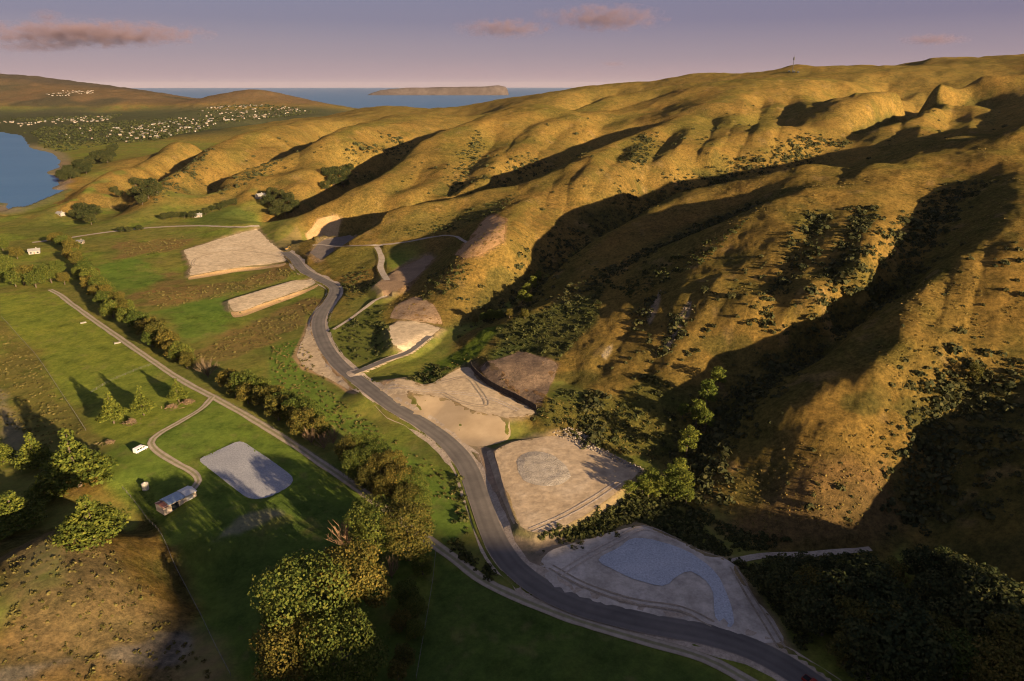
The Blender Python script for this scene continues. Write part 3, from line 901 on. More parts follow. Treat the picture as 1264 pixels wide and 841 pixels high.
# bare earth faces
zone([(588, 548), (606, 553), (640, 655), (665, 664), (700, 655), (716, 666), (668, 690), (672, 712), (700, 736), (800, 766), (880, 783), (955, 798), (985, 812), (1005, 835), (960, 815), (870, 795), (700, 755), (640, 715), (610, 665), (588, 590)], np.array((0.27, 0.20, 0.145)), 0.95, 1.5, 1.5)
zone([(455, 478), (470, 470), (500, 466), (470, 482), (560, 545), (600, 552), (590, 560), (540, 535), (470, 492)], np.array((0.33, 0.24, 0.16)), 0.9, 1.0, 1.0)
zone([(300, 640), (330, 630), (345, 636), (325, 645), (270, 668), (255, 672)], np.array((0.24, 0.22, 0.17)), 0.55, 1.5, 4.0)
zone([(20, 830), (70, 808), (130, 796), (210, 795), (200, 812), (110, 815), (60, 830)], np.array((0.20, 0.18, 0.16)), 0.7, 1.5, 5.0)
zone([(0, 480), (15, 510), (25, 540), (20, 570), (10, 545), (0, 505)], np.array((0.24, 0.20, 0.15)), 0.5, 2.5, 2.5)
zone([(558, 316), (592, 276), (606, 264), (626, 270), (624, 300), (592, 318), (572, 321)], np.array((0.245, 0.150, 0.075)), 0.9, 1.2, 1.0)
zone([(480, 392), (492, 374), (512, 365), (538, 378), (548, 402), (520, 398), (495, 394)], np.array((0.25, 0.155, 0.080)), 0.9, 1.0, 0.8)
zone([(588, 455), (610, 444), (640, 432), (665, 440), (690, 449), (680, 475), (668, 502), (640, 490), (605, 473)], np.array((0.17, 0.112, 0.068)), 0.95, 0.8, 0.8)
zone([(470, 352), (480, 338), (508, 322), (532, 313), (540, 319), (516, 345), (492, 363)], np.array((0.19, 0.125, 0.07)), 0.85, 1.0, 0.8)
zone([(376, 290), (392, 270), (412, 264), (423, 270), (420, 279), (396, 293)], np.array((0.36, 0.245, 0.12)), 0.95, 0.8, 0.6)
zone([(340, 300), (366, 280), (372, 290), (368, 313), (352, 311)], np.array((0.21, 0.16, 0.07)), 0.8, 1.0, 1.0)
zone([(362, 440), (382, 392), (388, 386), (392, 410), (404, 440), (428, 472), (440, 486), (404, 468), (374, 456)], np.array((0.34, 0.225, 0.125)), 0.95, 0.8, 1.0)
# slips on the face of spur B
zone([(800, 392), (806, 372), (816, 360), (812, 380), (802, 400)], SAND, 0.8, 0.8, 1.2)
zone([(822, 425), (836, 395), (852, 372), (850, 390), (832, 420), (818, 440)], SAND, 0.8, 0.8, 1.4)
zone([(742, 440), (748, 430), (756, 426), (755, 434), (748, 443)], np.array((0.40, 0.31, 0.2)), 0.95, 0.7, 0.5)
# beaches and the town's gardens
P_sh = catmull(sh, 60)
m = (FR < 3600) & (FR > 600)
dsh = np.full(FX.shape, 1e9); dsh[m] = path_dist(FX[m], FY[m], np.column_stack([P_sh[:, :2], np.zeros(len(P_sh))]))[0]
paint(sstep(60, 15, dsh) * sstep(7, 3, Z0) * (FR < 1500), np.array((0.19, 0.15, 0.12)), 0.85)
paint(sstep(30, 8, dsh) * (FR >= 1500), np.array((0.22, 0.17, 0.13)), 0.6)
paint(sstep(1350, 1650, FR) * sstep(9, 18, Z0) * sstep(-1500, -1300, FX), np.array((0.170, 0.120, 0.036)), 0.75)
paint(sstep(1350, 1650, FR) * sstep(9, 18, Z0) * sstep(0.1, 0.6, big), OLIVE, 0.4)
townm = sstep(2050, 2300, FY - 0.12 * FX) * sstep(42, 30, Z0 - 14 * (FY > 2600)) * sstep(4400, 4000, FY) * sstep(-350, -650, FX) * sstep(60, 35, Z0)
paint(townm, TOWN, 0.95)
far_hill = sstep(3700, 4300, FY)
paint(far_hill * sstep(30, 70, Z0), np.array((0.105, 0.070, 0.042)), 0.85)
paint(far_hill * sstep(0.0, 0.35, fbm(FX, FY, 500, 4, 41)), np.array((0.048, 0.048, 0.030)), 0.8)
paint(far_hill * sstep(5000, 5300, FY) * sstep(60, 140, Z0), np.array((0.060, 0.052, 0.040)), 0.85)
# paddock below the green spit at the valley head
zone([(232, 276), (262, 262), (285, 254), (318, 272), (322, 277), (260, 279)], np.array((0.10, 0.125, 0.03)), 0.9, 3, 2)
zone([(0, 288), (40, 272), (70, 262), (95, 285), (40, 296)], np.array((0.11, 0.12, 0.03)), 0.7, 4, 4)
TUS = 0.25 + 0.65 * HILL * (1 - 0.5 * far) + 0.25 * (1 - HILL) * sstep(-0.2, 0.4, med)
for pts in ([(0, 362), (92, 380), (258, 490), (150, 548), (40, 430)], [(266, 492), (450, 615), (530, 672), (470, 841), (290, 841), (190, 640), (190, 540)], [(535, 678), (600, 722), (870, 815), (960, 870), (500, 870)]):
    P = PXH(pts); mm = box_of(P, 5); t_ = TUS[mm]
    TUS[mm] = np.where(poly_sd(FX[mm], FY[mm], P) < 0, 0.38, t_)

# the built sheets lie in shallow beds in the ground mesh
ZG = Z.copy()
def bed(sd_mask):
    ZG[sd_mask] -= 0.35
for key, (P, z) in PADS.items():
    m = box_of(P, 3); sd = poly_sd(FX[m], FY[m], P)
    full = np.zeros(FX.shape, bool); full[m] = sd < -1.6
    bed(full)
for key, (C, w) in PATHS.items():
    m = box_of(C, 12); d, _ = path_dist(FX[m], FY[m], C)
    full = np.zeros(FX.shape, bool); full[m] = d < w / 2 - 0.5
    bed(full & (ZG > Z - 0.3))

nt_, nr_ = FX.shape
idx = np.arange(nt_ * nr_).reshape(nt_, nr_)
quads = np.stack([idx[:-1, :-1], idx[1:, :-1], idx[1:, 1:], idx[:-1, 1:]], -1).reshape(-1, 4)
quads = quads[:, ::-1]
V = np.stack([FX, FY, ZG], -1).reshape(-1, 3)
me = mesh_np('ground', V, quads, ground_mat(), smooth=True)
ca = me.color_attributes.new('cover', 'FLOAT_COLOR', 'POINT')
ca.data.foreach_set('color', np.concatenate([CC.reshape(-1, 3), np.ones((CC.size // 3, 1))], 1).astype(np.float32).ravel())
fa = me.attributes.new('tussock', 'FLOAT', 'POINT')
fa.data.foreach_set('value', TUS.astype(np.float32).ravel())
ground = obj('ground', me)
tag(ground, kind='structure')

# ------------------------------------------------------------------ water
def water_mat():
    def build(nt, bs):
        bs.inputs['Base Color'].default_value = (0.022, 0.058, 0.115, 1)
        bs.inputs['Roughness'].default_value = 0.45
        bs.inputs['Specular IOR Level'].default_value = 0.22
        nz = noise_node(nt, 0.05, 6, 0.65, vec_scale=(1.0, 2.2, 1.0))
        n2 = noise_node(nt, 0.004, 4, 0.6, vec_scale=(0.4, 2.0, 1.0))
        r = ramp(nt, n2.outputs['Fac'], [(0.3, (0.045, 0.125, 0.260)), (0.7, (0.070, 0.160, 0.300))])
        nt.links.new(r.outputs['Color'], bs.inputs['Base Color'])
        bump(nt, bs, nz.outputs['Fac'], 0.35, 1.5)
    return mat('sea_water', build)
rings = [0.0] + list(np.geomspace(400, 45000, 40))
aa = np.linspace(0, 2 * math.pi, 181)[:-1]
Vs = [(0, 0, 0)] + [(r * math.sin(a), r * math.cos(a), 0.0) for r in rings[1:] for a in aa]
Fs = []
for i in range(len(rings) - 2):
    for j in range(180):
        a = 1 + i * 180 + j; b = 1 + i * 180 + (j + 1) % 180
        Fs.append((a, a + 180, b + 180, b))
sea = obj('sea', mesh_np('sea', Vs, Fs, water_mat(), smooth=True))
tag(sea, kind='structure')

# the flat-topped island on the horizon
def island():
    A = PR(455, 116, 12300); B = PR(628, 115, 12300)
    nx, ny = 90, 26
    X = np.linspace(A[0], B[0], nx); Y = np.linspace(12000, 13100, ny)
    GXi, GYi = np.meshgrid(X, Y, indexing='ij')
    s = (GXi - A[0]) / (B[0] - A[0]); t = (GYi - Y[0]) / (Y[-1] - Y[0])
    top = np.interp(s, [0, 0.03, 0.10, 0.28, 0.5, 0.8, 0.93, 0.985, 1.0], [0, 35, 82, 118, 124, 132, 150, 120, 0])
    front = sstep(0.02, 0.13, t + 0.03 * fbm(GXi, GYi, 300, 3, 71)) * sstep(1.0, 0.8, t)
    h = top * front * (1 + 0.10 * fbm(GXi, GYi, 400, 3, 72)) - 4
    V = np.stack([GXi, GYi, h], -1).reshape(-1, 3)
    ii = np.arange(nx * ny).reshape(nx, ny)
    F = np.stack([ii[:-1, :-1], ii[1:, :-1], ii[1:, 1:], ii[:-1, 1:]], -1).reshape(-1, 4)
    o = obj('island', mesh_np('island', V, F, earth('island_turf', (0.045, 0.036, 0.034), (0.075, 0.058, 0.052), (0.11, 0.088, 0.078), scale=0.004, fine=0.02, bmp=0.4, bd=8), smooth=True))
    tag(o, kind='structure')
island()

# ------------------------------------------------------------------ sheets: platforms, roads, tracks
from mathutils.geometry import delaunay_2d_cdt

def sheet(name, P, m, step=2.5, lift=0.06, jit=1.6, rough=0.0, seed=3, label=None, zfun=None, edge=2.5):
    Q = dense(P, edge, jit, seed)
    x0, y0 = Q.min(0); x1, y1 = Q.max(0)
    gx, gy = np.meshgrid(np.arange(x0, x1, step), np.arange(y0, y1, step))
    gx = gx.ravel() + rng.uniform(-0.3, 0.3, gx.size) * step; gy = gy.ravel() + rng.uniform(-0.3, 0.3, gy.size) * step
    ins = poly_sd(gx, gy, Q) < -0.5 * step
    pts = np.vstack([Q, np.stack([gx[ins], gy[ins]], 1)])
    edges = [(i, (i + 1) % len(Q)) for i in range(len(Q))]
    r = delaunay_2d_cdt([Vector(p) for p in pts], edges, [list(range(len(Q)))], 1, 1e-4)
    W = np.array([(v[0], v[1]) for v in r[0]])
    z = H(W[:, 0], W[:, 1]) + lift
    if rough:
        inner = np.clip(-poly_sd(W[:, 0], W[:, 1], Q) / 3.0, 0, 1)
        z = z + rough * inner * (0.5 + 0.9 * np.abs(fbm(W[:, 0], W[:, 1], 4.5, 3, seed)))
    if zfun is not None:
        z = z + zfun(W[:, 0], W[:, 1])
    T = [f for f in r[2] if len(f) == 3]
    Tn = []
    for f in T:
        a, b, c = (W[i] for i in f)
        Tn.append(f if (b[0] - a[0]) * (c[1] - a[1]) - (b[1] - a[1]) * (c[0] - a[0]) > 0 else f[::-1])
    o = obj(name, mesh_np(name, np.column_stack([W, z]), Tn, m, smooth=True))
    tag(o, label, kind='structure')
    return o

def ribbon(name, C, w, m, lift=0.12, edge=0.0, seed=5, label=None, drape=False, nseg=4):
    C = catmull(C, 3.0) if len(C) < 400 else C
    T = np.gradient(C[:, :2], axis=0); T /= np.linalg.norm(T, axis=1)[:, None] + 1e-9
    N = np.stack([-T[:, 1], T[:, 0]], 1)
    s = np.arange(len(C)) * 3.0
    V = []
    for k in range(nseg + 1):
        f = 2 * k / nseg - 1
        wob = edge * fbm(s + 300 * np.sign(f), np.full_like(s, seed * 13.0), 9, 3, seed) * abs(f)
        off = f * w / 2 + np.sign(f) * wob
        p = C[:, :2] + N * off[:, None]
        z = (H(p[:, 0], p[:, 1]) if drape else C[:, 2] + 0.02 * (1 - abs(f)) * w / 2) + lift
        V.append(np.column_stack([p, z]))
    V = np.stack(V, 1)
    k1 = nseg + 1
    ii = np.arange(len(C) * k1).reshape(len(C), k1)
    F = np.stack([ii[:-1, :-1], ii[1:, :-1], ii[1:, 1:], ii[:-1, 1:]], -1).reshape(-1, 4)[:, ::-1]
    me = mesh_np(name, V.reshape(-1, 3), F, m, smooth=True)
    at = me.attributes.new('across', 'FLOAT', 'POINT')
    at.data.foreach_set('value', np.tile(np.abs(np.linspace(-1, 1, k1)), len(C)).astype(np.float32))
    o = obj(name, me)
    tag(o, label, kind='structure')
    return o

sand = earth('pale_fill', (0.41, 0.32, 0.205), (0.52, 0.41, 0.27), (0.58, 0.47, 0.32), scale=0.05, fine=0.35, bmp=0.25, bd=0.3)
sand2 = earth('graded_clay', (0.35, 0.265, 0.165), (0.46, 0.355, 0.23), (0.52, 0.41, 0.275), scale=0.06, fine=0.35, bmp=0.35, bd=0.35)
sand3 = earth('dusty_clay', (0.31, 0.23, 0.145), (0.42, 0.32, 0.21), (0.48, 0.385, 0.275), scale=0.07, fine=0.3, bmp=0.35, bd=0.5)
clay_bank = earth('orange_bank', (0.38, 0.245, 0.11), (0.48, 0.32, 0.16), scale=0.15, fine=1.0, bmp=0.5, bd=0.5)
grey_gravel = earth('grey_gravel', (0.33, 0.35, 0.38), (0.42, 0.44, 0.47), (0.49, 0.50, 0.52), scale=0.09, fine=1.6, bmp=0.4, bd=0.25)
arena_sand = earth('arena_sand', (0.27, 0.275, 0.30), (0.33, 0.335, 0.36), scale=0.07, fine=1.5, bmp=0.15, bd=0.15)
rubble_m = earth('crushed_rubble', (0.26, 0.225, 0.18), (0.36, 0.315, 0.26), (0.44, 0.39, 0.33), scale=0.35, fine=2.0, bmp=0.8, bd=0.6)
track_m = earth('track_gravel', (0.27, 0.22, 0.17), (0.40, 0.34, 0.27), scale=0.2, fine=1.4, bmp=0.4, bd=0.2)
verge_m = earth('roadside_gravel', (0.32, 0.255, 0.19), (0.48, 0.39, 0.30), scale=0.16, fine=1.1, bmp=0.5, bd=0.3)

def batter_mat():
    def build(nt, bs):
        n1 = noise_node(nt, 0.12, 5, 0.6)
        r = ramp(nt, n1.outputs['Fac'], [(0.3, (0.33, 0.245, 0.15)), (0.7, (0.44, 0.335, 0.215))])
        nt.links.new(r.outputs['Color'], bs.inputs['Base Color'])
        tc = node(nt, 'ShaderNodeTexCoord')
        mp = node(nt, 'ShaderNodeMapping')
        mp.inputs['Rotation'].default_value = (0, 0, R(38))
        wv = node(nt, 'ShaderNodeTexWave')
        wv.inputs['Scale'].default_value = 0.28
        wv.inputs['Distortion'].default_value = 1.6
        wv.inputs['Detail'].default_value = 3
        nt.links.new(tc.outputs['Object'], mp.inputs['Vector'])
        nt.links.new(mp.outputs['Vector'], wv.inputs['Vector'])
        bump(nt, bs, wv.outputs['Fac'], 0.10, 0.3)
    return mat('rilled_bank', build)

def asphalt_mat():
    def build(nt, bs):
        at = node(nt, 'ShaderNodeAttribute', attribute_name='across')
        n1 = noise_node(nt, 0.12, 5, 0.65)
        n2 = noise_node(nt, 2.5, 3, 0.7)
        r = ramp(nt, n1.outputs['Fac'], [(0.3, (0.105, 0.094, 0.085)), (0.7, (0.165, 0.145, 0.128))])
        r2 = ramp(nt, at.outputs['Fac'], [(0.0, (1.05, 1.05, 1.05)), (0.42, (0.85, 0.85, 0.85)), (0.62, (1.1, 1.1, 1.1)), (0.9, (0.95, 0.95, 0.95)), (1.0, (1.7, 1.6, 1.45))])
        c = mixc(nt, r.outputs['Color'], r2.outputs['Color'], 1.0, 'MULTIPLY')
        nt.links.new(c, bs.inputs['Base Color'])
        bs.inputs['Roughness'].default_value = 0.85
        bump(nt, bs, n2.outputs['Fac'], 0.15, 0.05)
    return mat('asphalt', build)

def track_mat():
    def build(nt, bs):
        at = node(nt, 'ShaderNodeAttribute', attribute_name='across')
        n1 = noise_node(nt, 0.5, 5, 0.7)
        r = ramp(nt, n1.outputs['Fac'], [(0.3, (0.26, 0.215, 0.165)), (0.7, (0.40, 0.34, 0.265))])
        r2 = ramp(nt, at.outputs['Fac'], [(0.0, (0.62, 0.70, 0.45)), (0.22, (0.70, 0.72, 0.55)), (0.42, (1.08, 1.08, 1.08)), (0.8, (1.05, 1.03, 1.0)), (1.0, (0.75, 0.75, 0.6))])
        nt.links.new(mixc(nt, r.outputs['Color'], r2.outputs['Color'], 1.0, 'MULTIPLY'), bs.inputs['Base Color'])
        bump(nt, bs, n1.outputs['Fac'], 0.4, 0.15)
    return mat('wheel_tracks', build)

asphalt = asphalt_mat(); wheel = track_mat(); batter = batter_mat()
Croad, wroad = PATHS['road']
ribbon('road_verge', Croad, 12.5, verge_m, 0.03, edge=1.6, drape=True, nseg=6, label='pale gravel verge along both sides of the new asphalt road')
ribbon('road', Croad, wroad, asphalt, 0.13, edge=0.12, nseg=10, label='winding dark asphalt road at the foot of the hills')
ribbon('farm_track', PATHS['track'][0], 3.8, wheel, 0.10, edge=0.5, drape=True, nseg=8, seed=8, label='straight pale gravel farm track beside the tree row')
ribbon('driveway', PATHS['drive'][0], 3.0, wheel, 0.13, edge=0.4, drape=True, nseg=8, seed=9, label='curved gravel driveway from the farm track to the shed')
ribbon('house_site_drive_edge', PATHS['house_drive'][0], 6.6, sand, 0.06, edge=0.6, drape=True, seed=6, label='pale gravel edge of the short drive to the upper house site')
ribbon('house_site_drive', PATHS['house_drive'][0], 3.8, asphalt, 0.13, edge=0.15, drape=True, nseg=8, label='short dark drive rising to the upper house site')
ribbon('ridge_track', PATHS['ridge_track'][0], 3.6, track_m, 0.12, edge=0.7, drape=True, seed=11, label='pale bench track cut along the low spur')
ribbon('spur_track', PATHS['spur_track'][0], 4.5, track_m, 0.15, edge=0.5, drape=True, seed=12, label='short pale track dropping from the bench track')
ribbon('bank_path', PATHS['bank_path'][0], 2.4, track_m, 0.12, edge=0.5, drape=True, seed=13, label='narrow pale path climbing the bank above the road bend')
ribbon('foot_track', PATHS['foot_track'][0], 2.6, track_m, 0.12, edge=0.5, drape=True, seed=15, label='pale path along the foot of the front spur from the triangular platform')
ribbon('coast_road', PATHS['coast_road'][0], 6, track_m, 0.16, edge=0.5, drape=True, seed=14, label='pale road crossing the valley head')

sheet('earth_platform', PADS['far'][0], sand, label='largest far platform of pale graded fill below the road end', seed=21)
sheet('earth_platform', PADS['mid'][0], sand, label='narrow tongue-shaped pale platform between the far platform and the bend', seed=22)
sheet('earth_platform', PADS['bench'][0], earth('dark_bench', (0.12, 0.10, 0.085), (0.19, 0.155, 0.13), scale=0.2), label='small dark bench cut beside the road end', seed=23)
sheet('earth_platform', PADS['terrace'][0], earth('brown_terrace', (0.19, 0.125, 0.075), (0.28, 0.19, 0.115), scale=0.15), label='brown terrace cut into the low spur above the road', seed=24)
sheet('earth_platform', PADS['house'][0], sand, label='small pale house platform below a brown cut face', seed=25)
sheet('earth_platform', PADS['large'][0], sand2, label='large pale clay platform behind the rilled bank', seed=26)
sheet('earth_platform', PADS['rubble'][0], sand3, label='brown clay platform carrying the grey rubble heap', seed=27, jit=0.5)
sheet('earth_platform', PADS['gravel'][0], earth('worked_clay', (0.33, 0.28, 0.225), (0.46, 0.40, 0.33), (0.55, 0.48, 0.41), scale=0.09, fine=0.3, bmp=0.6, bd=0.6), label='triangular clay platform round the grey gravel slab', seed=28)
sheet('arena', PADS['arena'][0], arena_sand, jit=0.15, label='rectangular grey sand riding arena in the green paddock', seed=29)
sheet('gravel_slab', PXP([(733, 693), (760, 678), (784, 663), (815, 668), (845, 678), (874, 697), (893, 722), (904, 752), (909, 780), (890, 774), (876, 762), (884, 742), (874, 718), (852, 702), (838, 710), (820, 728), (780, 715)], 21.7), grey_gravel, lift=0.22, jit=0.6, label='blue-grey gravel slab curving over the clay platform', seed=30)
sheet('rubble_heap', PXP([(637, 566), (652, 557), (674, 557), (700, 573), (706, 590), (690, 600), (660, 602), (641, 588)], 23.0), rubble_m, step=1.0, lift=0.1, rough=0.5, jit=0.8, label='low grey rubble heap spread on the brown platform', seed=31)
sheet('bank', PXH([(460, 480), (474, 474), (520, 480), (553, 487), (587, 502), (629, 513), (630, 543), (600, 551), (588, 553), (560, 543), (520, 520), (485, 497)]), batter, lift=0.035, jit=0.4, label='orange rilled bank falling from the large platform to the road', seed=32)
sheet('bank', PXH([(599, 556), (606, 553), (609, 560), (634, 642), (640, 652), (633, 650), (616, 606)]), sand3, lift=0.08, jit=0.3, label='dark shaded bank strip between the road and the rubble platform', seed=33)
sheet('bank', PXH([(284, 384), (296, 386), (325, 375), (372, 359), (392, 350), (394, 353), (345, 374), (300, 391), (288, 393)]), clay_bank, lift=0.08, jit=0.3, label='bright orange lower bank of the tongue-shaped platform', seed=34)
sheet('bank', PXH([(232, 342), (262, 336), (300, 330), (354, 324), (352, 328), (290, 336), (232, 346)]), clay_bank, lift=0.08, jit=0.3, label='thin bright bank along the near edge of the far platform', seed=35)
sheet('bank', PXH([(366, 440), (384, 392), (389, 388), (392, 410), (403, 440), (426, 472), (434, 482), (404, 467), (376, 454)]), sand2, lift=0.08, jit=0.8, label='pale spilled fill bank on the outside of the road bend', seed=36)
sheet('bank', PXH([(590, 456), (610, 445), (640, 433), (664, 440), (689, 450), (680, 475), (668, 500), (640, 489), (606, 472)]), earth('scraped_face', (0.10, 0.075, 0.055), (0.175, 0.12, 0.078), (0.30, 0.21, 0.135), scale=0.16, fine=0.7, bmp=0.7, bd=0.8), lift=0.08, jit=0.8, label='dark brown scraped cut face above the large platform', seed=37)
sheet('bank', PXH([(480, 393), (490, 376), (512, 366), (537, 379), (547, 402), (520, 398), (496, 394)]), earth('cut_face', (0.20, 0.13, 0.075), (0.30, 0.20, 0.115), (0.40, 0.29, 0.18), scale=0.18, fine=0.8, bmp=0.7, bd=0.8), lift=0.08, jit=0.6, label='brown cut face behind the small house platform', seed=38)
sheet('bank', PXH([(377, 289), (392, 271), (412, 265), (422, 271), (419, 278), (397, 292)]), clay_bank, lift=0.08, jit=0.4, label='bright yellow scraped bank above the road end', seed=39)
sheet('bank', PXH([(561, 315), (592, 278), (606, 266), (624, 272), (622, 299), (592, 316), (573, 320)]), earth('bare_hill', (0.26, 0.155, 0.070), (0.36, 0.22, 0.11), scale=0.12, fine=0.8, bmp=0.6, bd=0.6), lift=0.08, jit=0.8, label='bare brown scraped patch on the golden spur', seed=40)

# wheel marks left by trucks on the platforms
mark_l = earth('pale_wheel_marks', (0.40, 0.33, 0.265), (0.50, 0.42, 0.34), scale=0.4)
mark_d = earth('dark_wheel_marks', (0.27, 0.215, 0.155), (0.35, 0.285, 0.21), scale=0.4)
def wheel_marks(pts, z, m, label, lift=0.16):
    C = catmull(PXP(pts, z), 3.0)
    T = np.gradient(C[:, :2], axis=0); T /= np.linalg.norm(T, axis=1)[:, None] + 1e-9
    N = np.stack([-T[:, 1], T[:, 0]], 1)
    for s in (-1, 1):
        D = C.copy(); D[:, :2] += N * s * 0.95
        ribbon('wheel_marks', D, 0.55, m, lift, edge=0.15, drape=True, nseg=2, seed=int(50 + 7 * s), label=label)
wheel_marks([(655, 655), (690, 640), (730, 618), (765, 595)], 23.0, mark_l, 'pale wheel marks along the near edge of the rubble platform')
wheel_marks([(690, 710), (720, 690), (760, 668), (795, 652), (840, 668)], 21.7, mark_l, 'pale wheel marks along the back of the triangular platform', 0.18)
wheel_marks([(680, 700), (720, 722), (780, 742), (840, 752), (880, 770)], 21.7, mark_d, 'dark wheel marks along the front of the triangular platform', 0.18)
wheel_marks([(905, 700), (925, 735), (950, 775), (965, 800)], 21.7, mark_d, 'dark wheel marks down the right arm of the triangular platform', 0.18)
wheel_marks([(480, 474), (520, 482), (570, 486), (610, 494), (640, 507)], 25.5, mark_l, 'pale wheel marks crossing the large platform')
wheel_marks([(545, 472), (575, 466), (590, 480), (600, 500), (570, 497), (545, 485)], 25.5, mark_d, 'dark turning marks on the large platform')
wheel_marks([(350, 318), (320, 312), (280, 310), (245, 318), (240, 328), (270, 328), (310, 322)], 15.5, mark_d, 'dark wheel marks on the largest far platform')

# ------------------------------------------------------------------ plants
def leaf_mat(name, c1, c2, c3, trans=0.25):
    def build(nt, bs):
        oi = node(nt, 'ShaderNodeObjectInfo')
        ge = node(nt, 'ShaderNodeNewGeometry')
        r = ramp(nt, ge.outputs['Random Per Island'], [(0.0, c1), (0.55, c2), (1.0, c3)])
        r2 = ramp(nt, oi.outputs['Random'], [(0.0, (0.75, 0.82, 0.8)), (1.0, (1.28, 1.18, 1.1))])
        c = mixc(nt, r.outputs['Color'], r2.outputs['Color'], 1.0, 'MULTIPLY')
        nt.links.new(c, bs.inputs['Base Color'])
        bs.inputs['Roughness'].default_value = 0.8
        bs.inputs['Specular IOR Level'].default_value = 0.1
        tr = node(nt, 'ShaderNodeBsdfTranslucent')
        nt.links.new(c, tr.inputs['Color'])
        ms = node(nt, 'ShaderNodeMixShader')
        ms.inputs['Fac'].default_value = trans
        nt.links.new(bs.outputs[0], ms.inputs[1]); nt.links.new(tr.outputs[0], ms.inputs[2])
        nt.links.new(ms.outputs[0], nt.nodes['Material Output'].inputs['Surface'])
    return mat(name, build)

L_olive = leaf_mat('olive_foliage', (0.045, 0.050, 0.012), (0.100, 0.092, 0.020), (0.170, 0.130, 0.030))
L_green = leaf_mat('green_foliage', (0.035, 0.055, 0.012), (0.080, 0.105, 0.020), (0.135, 0.140, 0.028))
L_pine = leaf_mat('pine_foliage', (0.040, 0.060, 0.012), (0.095, 0.120, 0.020), (0.150, 0.160, 0.026))
L_dark = leaf_mat('dark_foliage', (0.020, 0.030, 0.012), (0.045, 0.055, 0.018), (0.085, 0.085, 0.028))
L_scrub = leaf_mat('scrub_foliage', (0.028, 0.034, 0.015), (0.058, 0.062, 0.024), (0.105, 0.095, 0.036))
L_rank = leaf_mat('rank_grass', (0.105, 0.092, 0.026), (0.165, 0.130, 0.038), (0.23, 0.17, 0.060))
L_twig = leaf_mat('bare_twigs', (0.10, 0.070, 0.045), (0.19, 0.125, 0.08), (0.27, 0.19, 0.12), 0.0)
BARK = earth('bark', (0.07, 0.052, 0.038), (0.13, 0.10, 0.075), scale=0.8, fine=3.0, bmp=0.6, bd=0.1)

def leaf_quads(P, N, size, rg):
    """bent leaf-clump quads at P with normals N"""
    n_ = len(P)
    t = rg.normal(size=(n_, 3)); t -= (t * N).sum(1)[:, None] * N
    t /= np.linalg.norm(t, axis=1)[:, None] + 1e-9
    b = np.cross(N, t)
    s = size * rg.uniform(0.6, 1.3, n_)[:, None]
    asp = rg.uniform(0.55, 0.95, n_)[:, None]
    V = np.stack([P - t * s, P - b * s * asp + N * s * 0.18, P + t * s, P + b * s * asp - N * s * 0.12], 1)
    return V.reshape(-1, 3), np.arange(4 * n_).reshape(-1, 4)

def lobes_crown(lobes, dens, size, jit, rg, up=0.25):
    """leaves spread over the outer shells of overlapping lobes; lobes: (cx,cy,cz, rx,ry,rz)"""
    Ps, Ns = [], []
    L = np.asarray(lobes, float)
    for k, (cx, cy, cz, rx, ry, rz) in enumerate(L):
        area = 4 * math.pi * ((rx * ry) ** 1.6 / 3 + (rx * rz) ** 1.6 / 3 + (ry * rz) ** 1.6 / 3) ** (1 / 1.6)
        n_ = max(8, int(area * dens))
        d = rg.normal(size=(n_, 3)); d /= np.linalg.norm(d, axis=1)[:, None]
        rad = rg.uniform(0.72, 1.06, n_)[:, None]
        # dimples: the shell is lumpy
        rad = rad * (1 + 0.16 * np.sin(d[:, :1] * 7 + k) * np.sin(d[:, 1:2] * 6 - k) + 0.10 * np.sin(d[:, 2:] * 9 + 2 * k))
        p = d * rad * (rx, ry, rz) + (cx, cy, cz)
        nn = d / np.array((rx, ry, rz)); nn /= np.linalg.norm(nn, axis=1)[:, None]
        keep = np.ones(n_, bool)
        for j, l in enumerate(L):
            if j != k:
                keep &= (((p - l[:3]) / (l[3:] * 0.80)) ** 2).sum(1) > 1
        Ps.append(p[keep]); Ns.append(nn[keep])
    P = np.vstack(Ps); N = np.vstack(Ns)
    N = N + rg.normal(size=N.shape) * jit + (0, 0, up)
    N /= np.linalg.norm(N, axis=1)[:, None]
    return leaf_quads(P, N, size, rg)

def trunk_mesh(name, h, r, limbs, rg):
    mb = MB()
    a = (0, 0, -0.4); k = 4
    pts = [(0.02 * h * math.sin(i * 1.3), 0.02 * h * math.cos(i * 1.7) - 0.02 * h, -0.4 + h * i / k) for i in range(k + 1)]
    for i in range(k):
        mb.tube(pts[i], pts[i + 1], r * (1 - 0.75 * i / k) * (1.25 if i == 0 else 1), r * (1 - 0.75 * (i + 1) / k), 7)
    for l in limbs:
        st = pts[rg.integers(1, k)]
        mb.tube(st, l, r * 0.4, r * 0.1, 5)
    return mb.mesh(name, BARK)

TREE_KINDS = {}
def tree_kind(key, lobes, dens, size, jit, m, trunk_h, trunk_r, seed, up=0.25):
    rg = np.random.default_rng(seed)
    V_, F_ = lobes_crown(lobes, dens, size, jit, rg, up)
    crown = mesh_np('crown', V_, F_, m, smooth=False)
    tm = trunk_mesh('trunk', trunk_h, trunk_r, [tuple(l[:3]) for l in lobes[:6]], rg)
    TREE_KINDS[key] = (tm, crown)

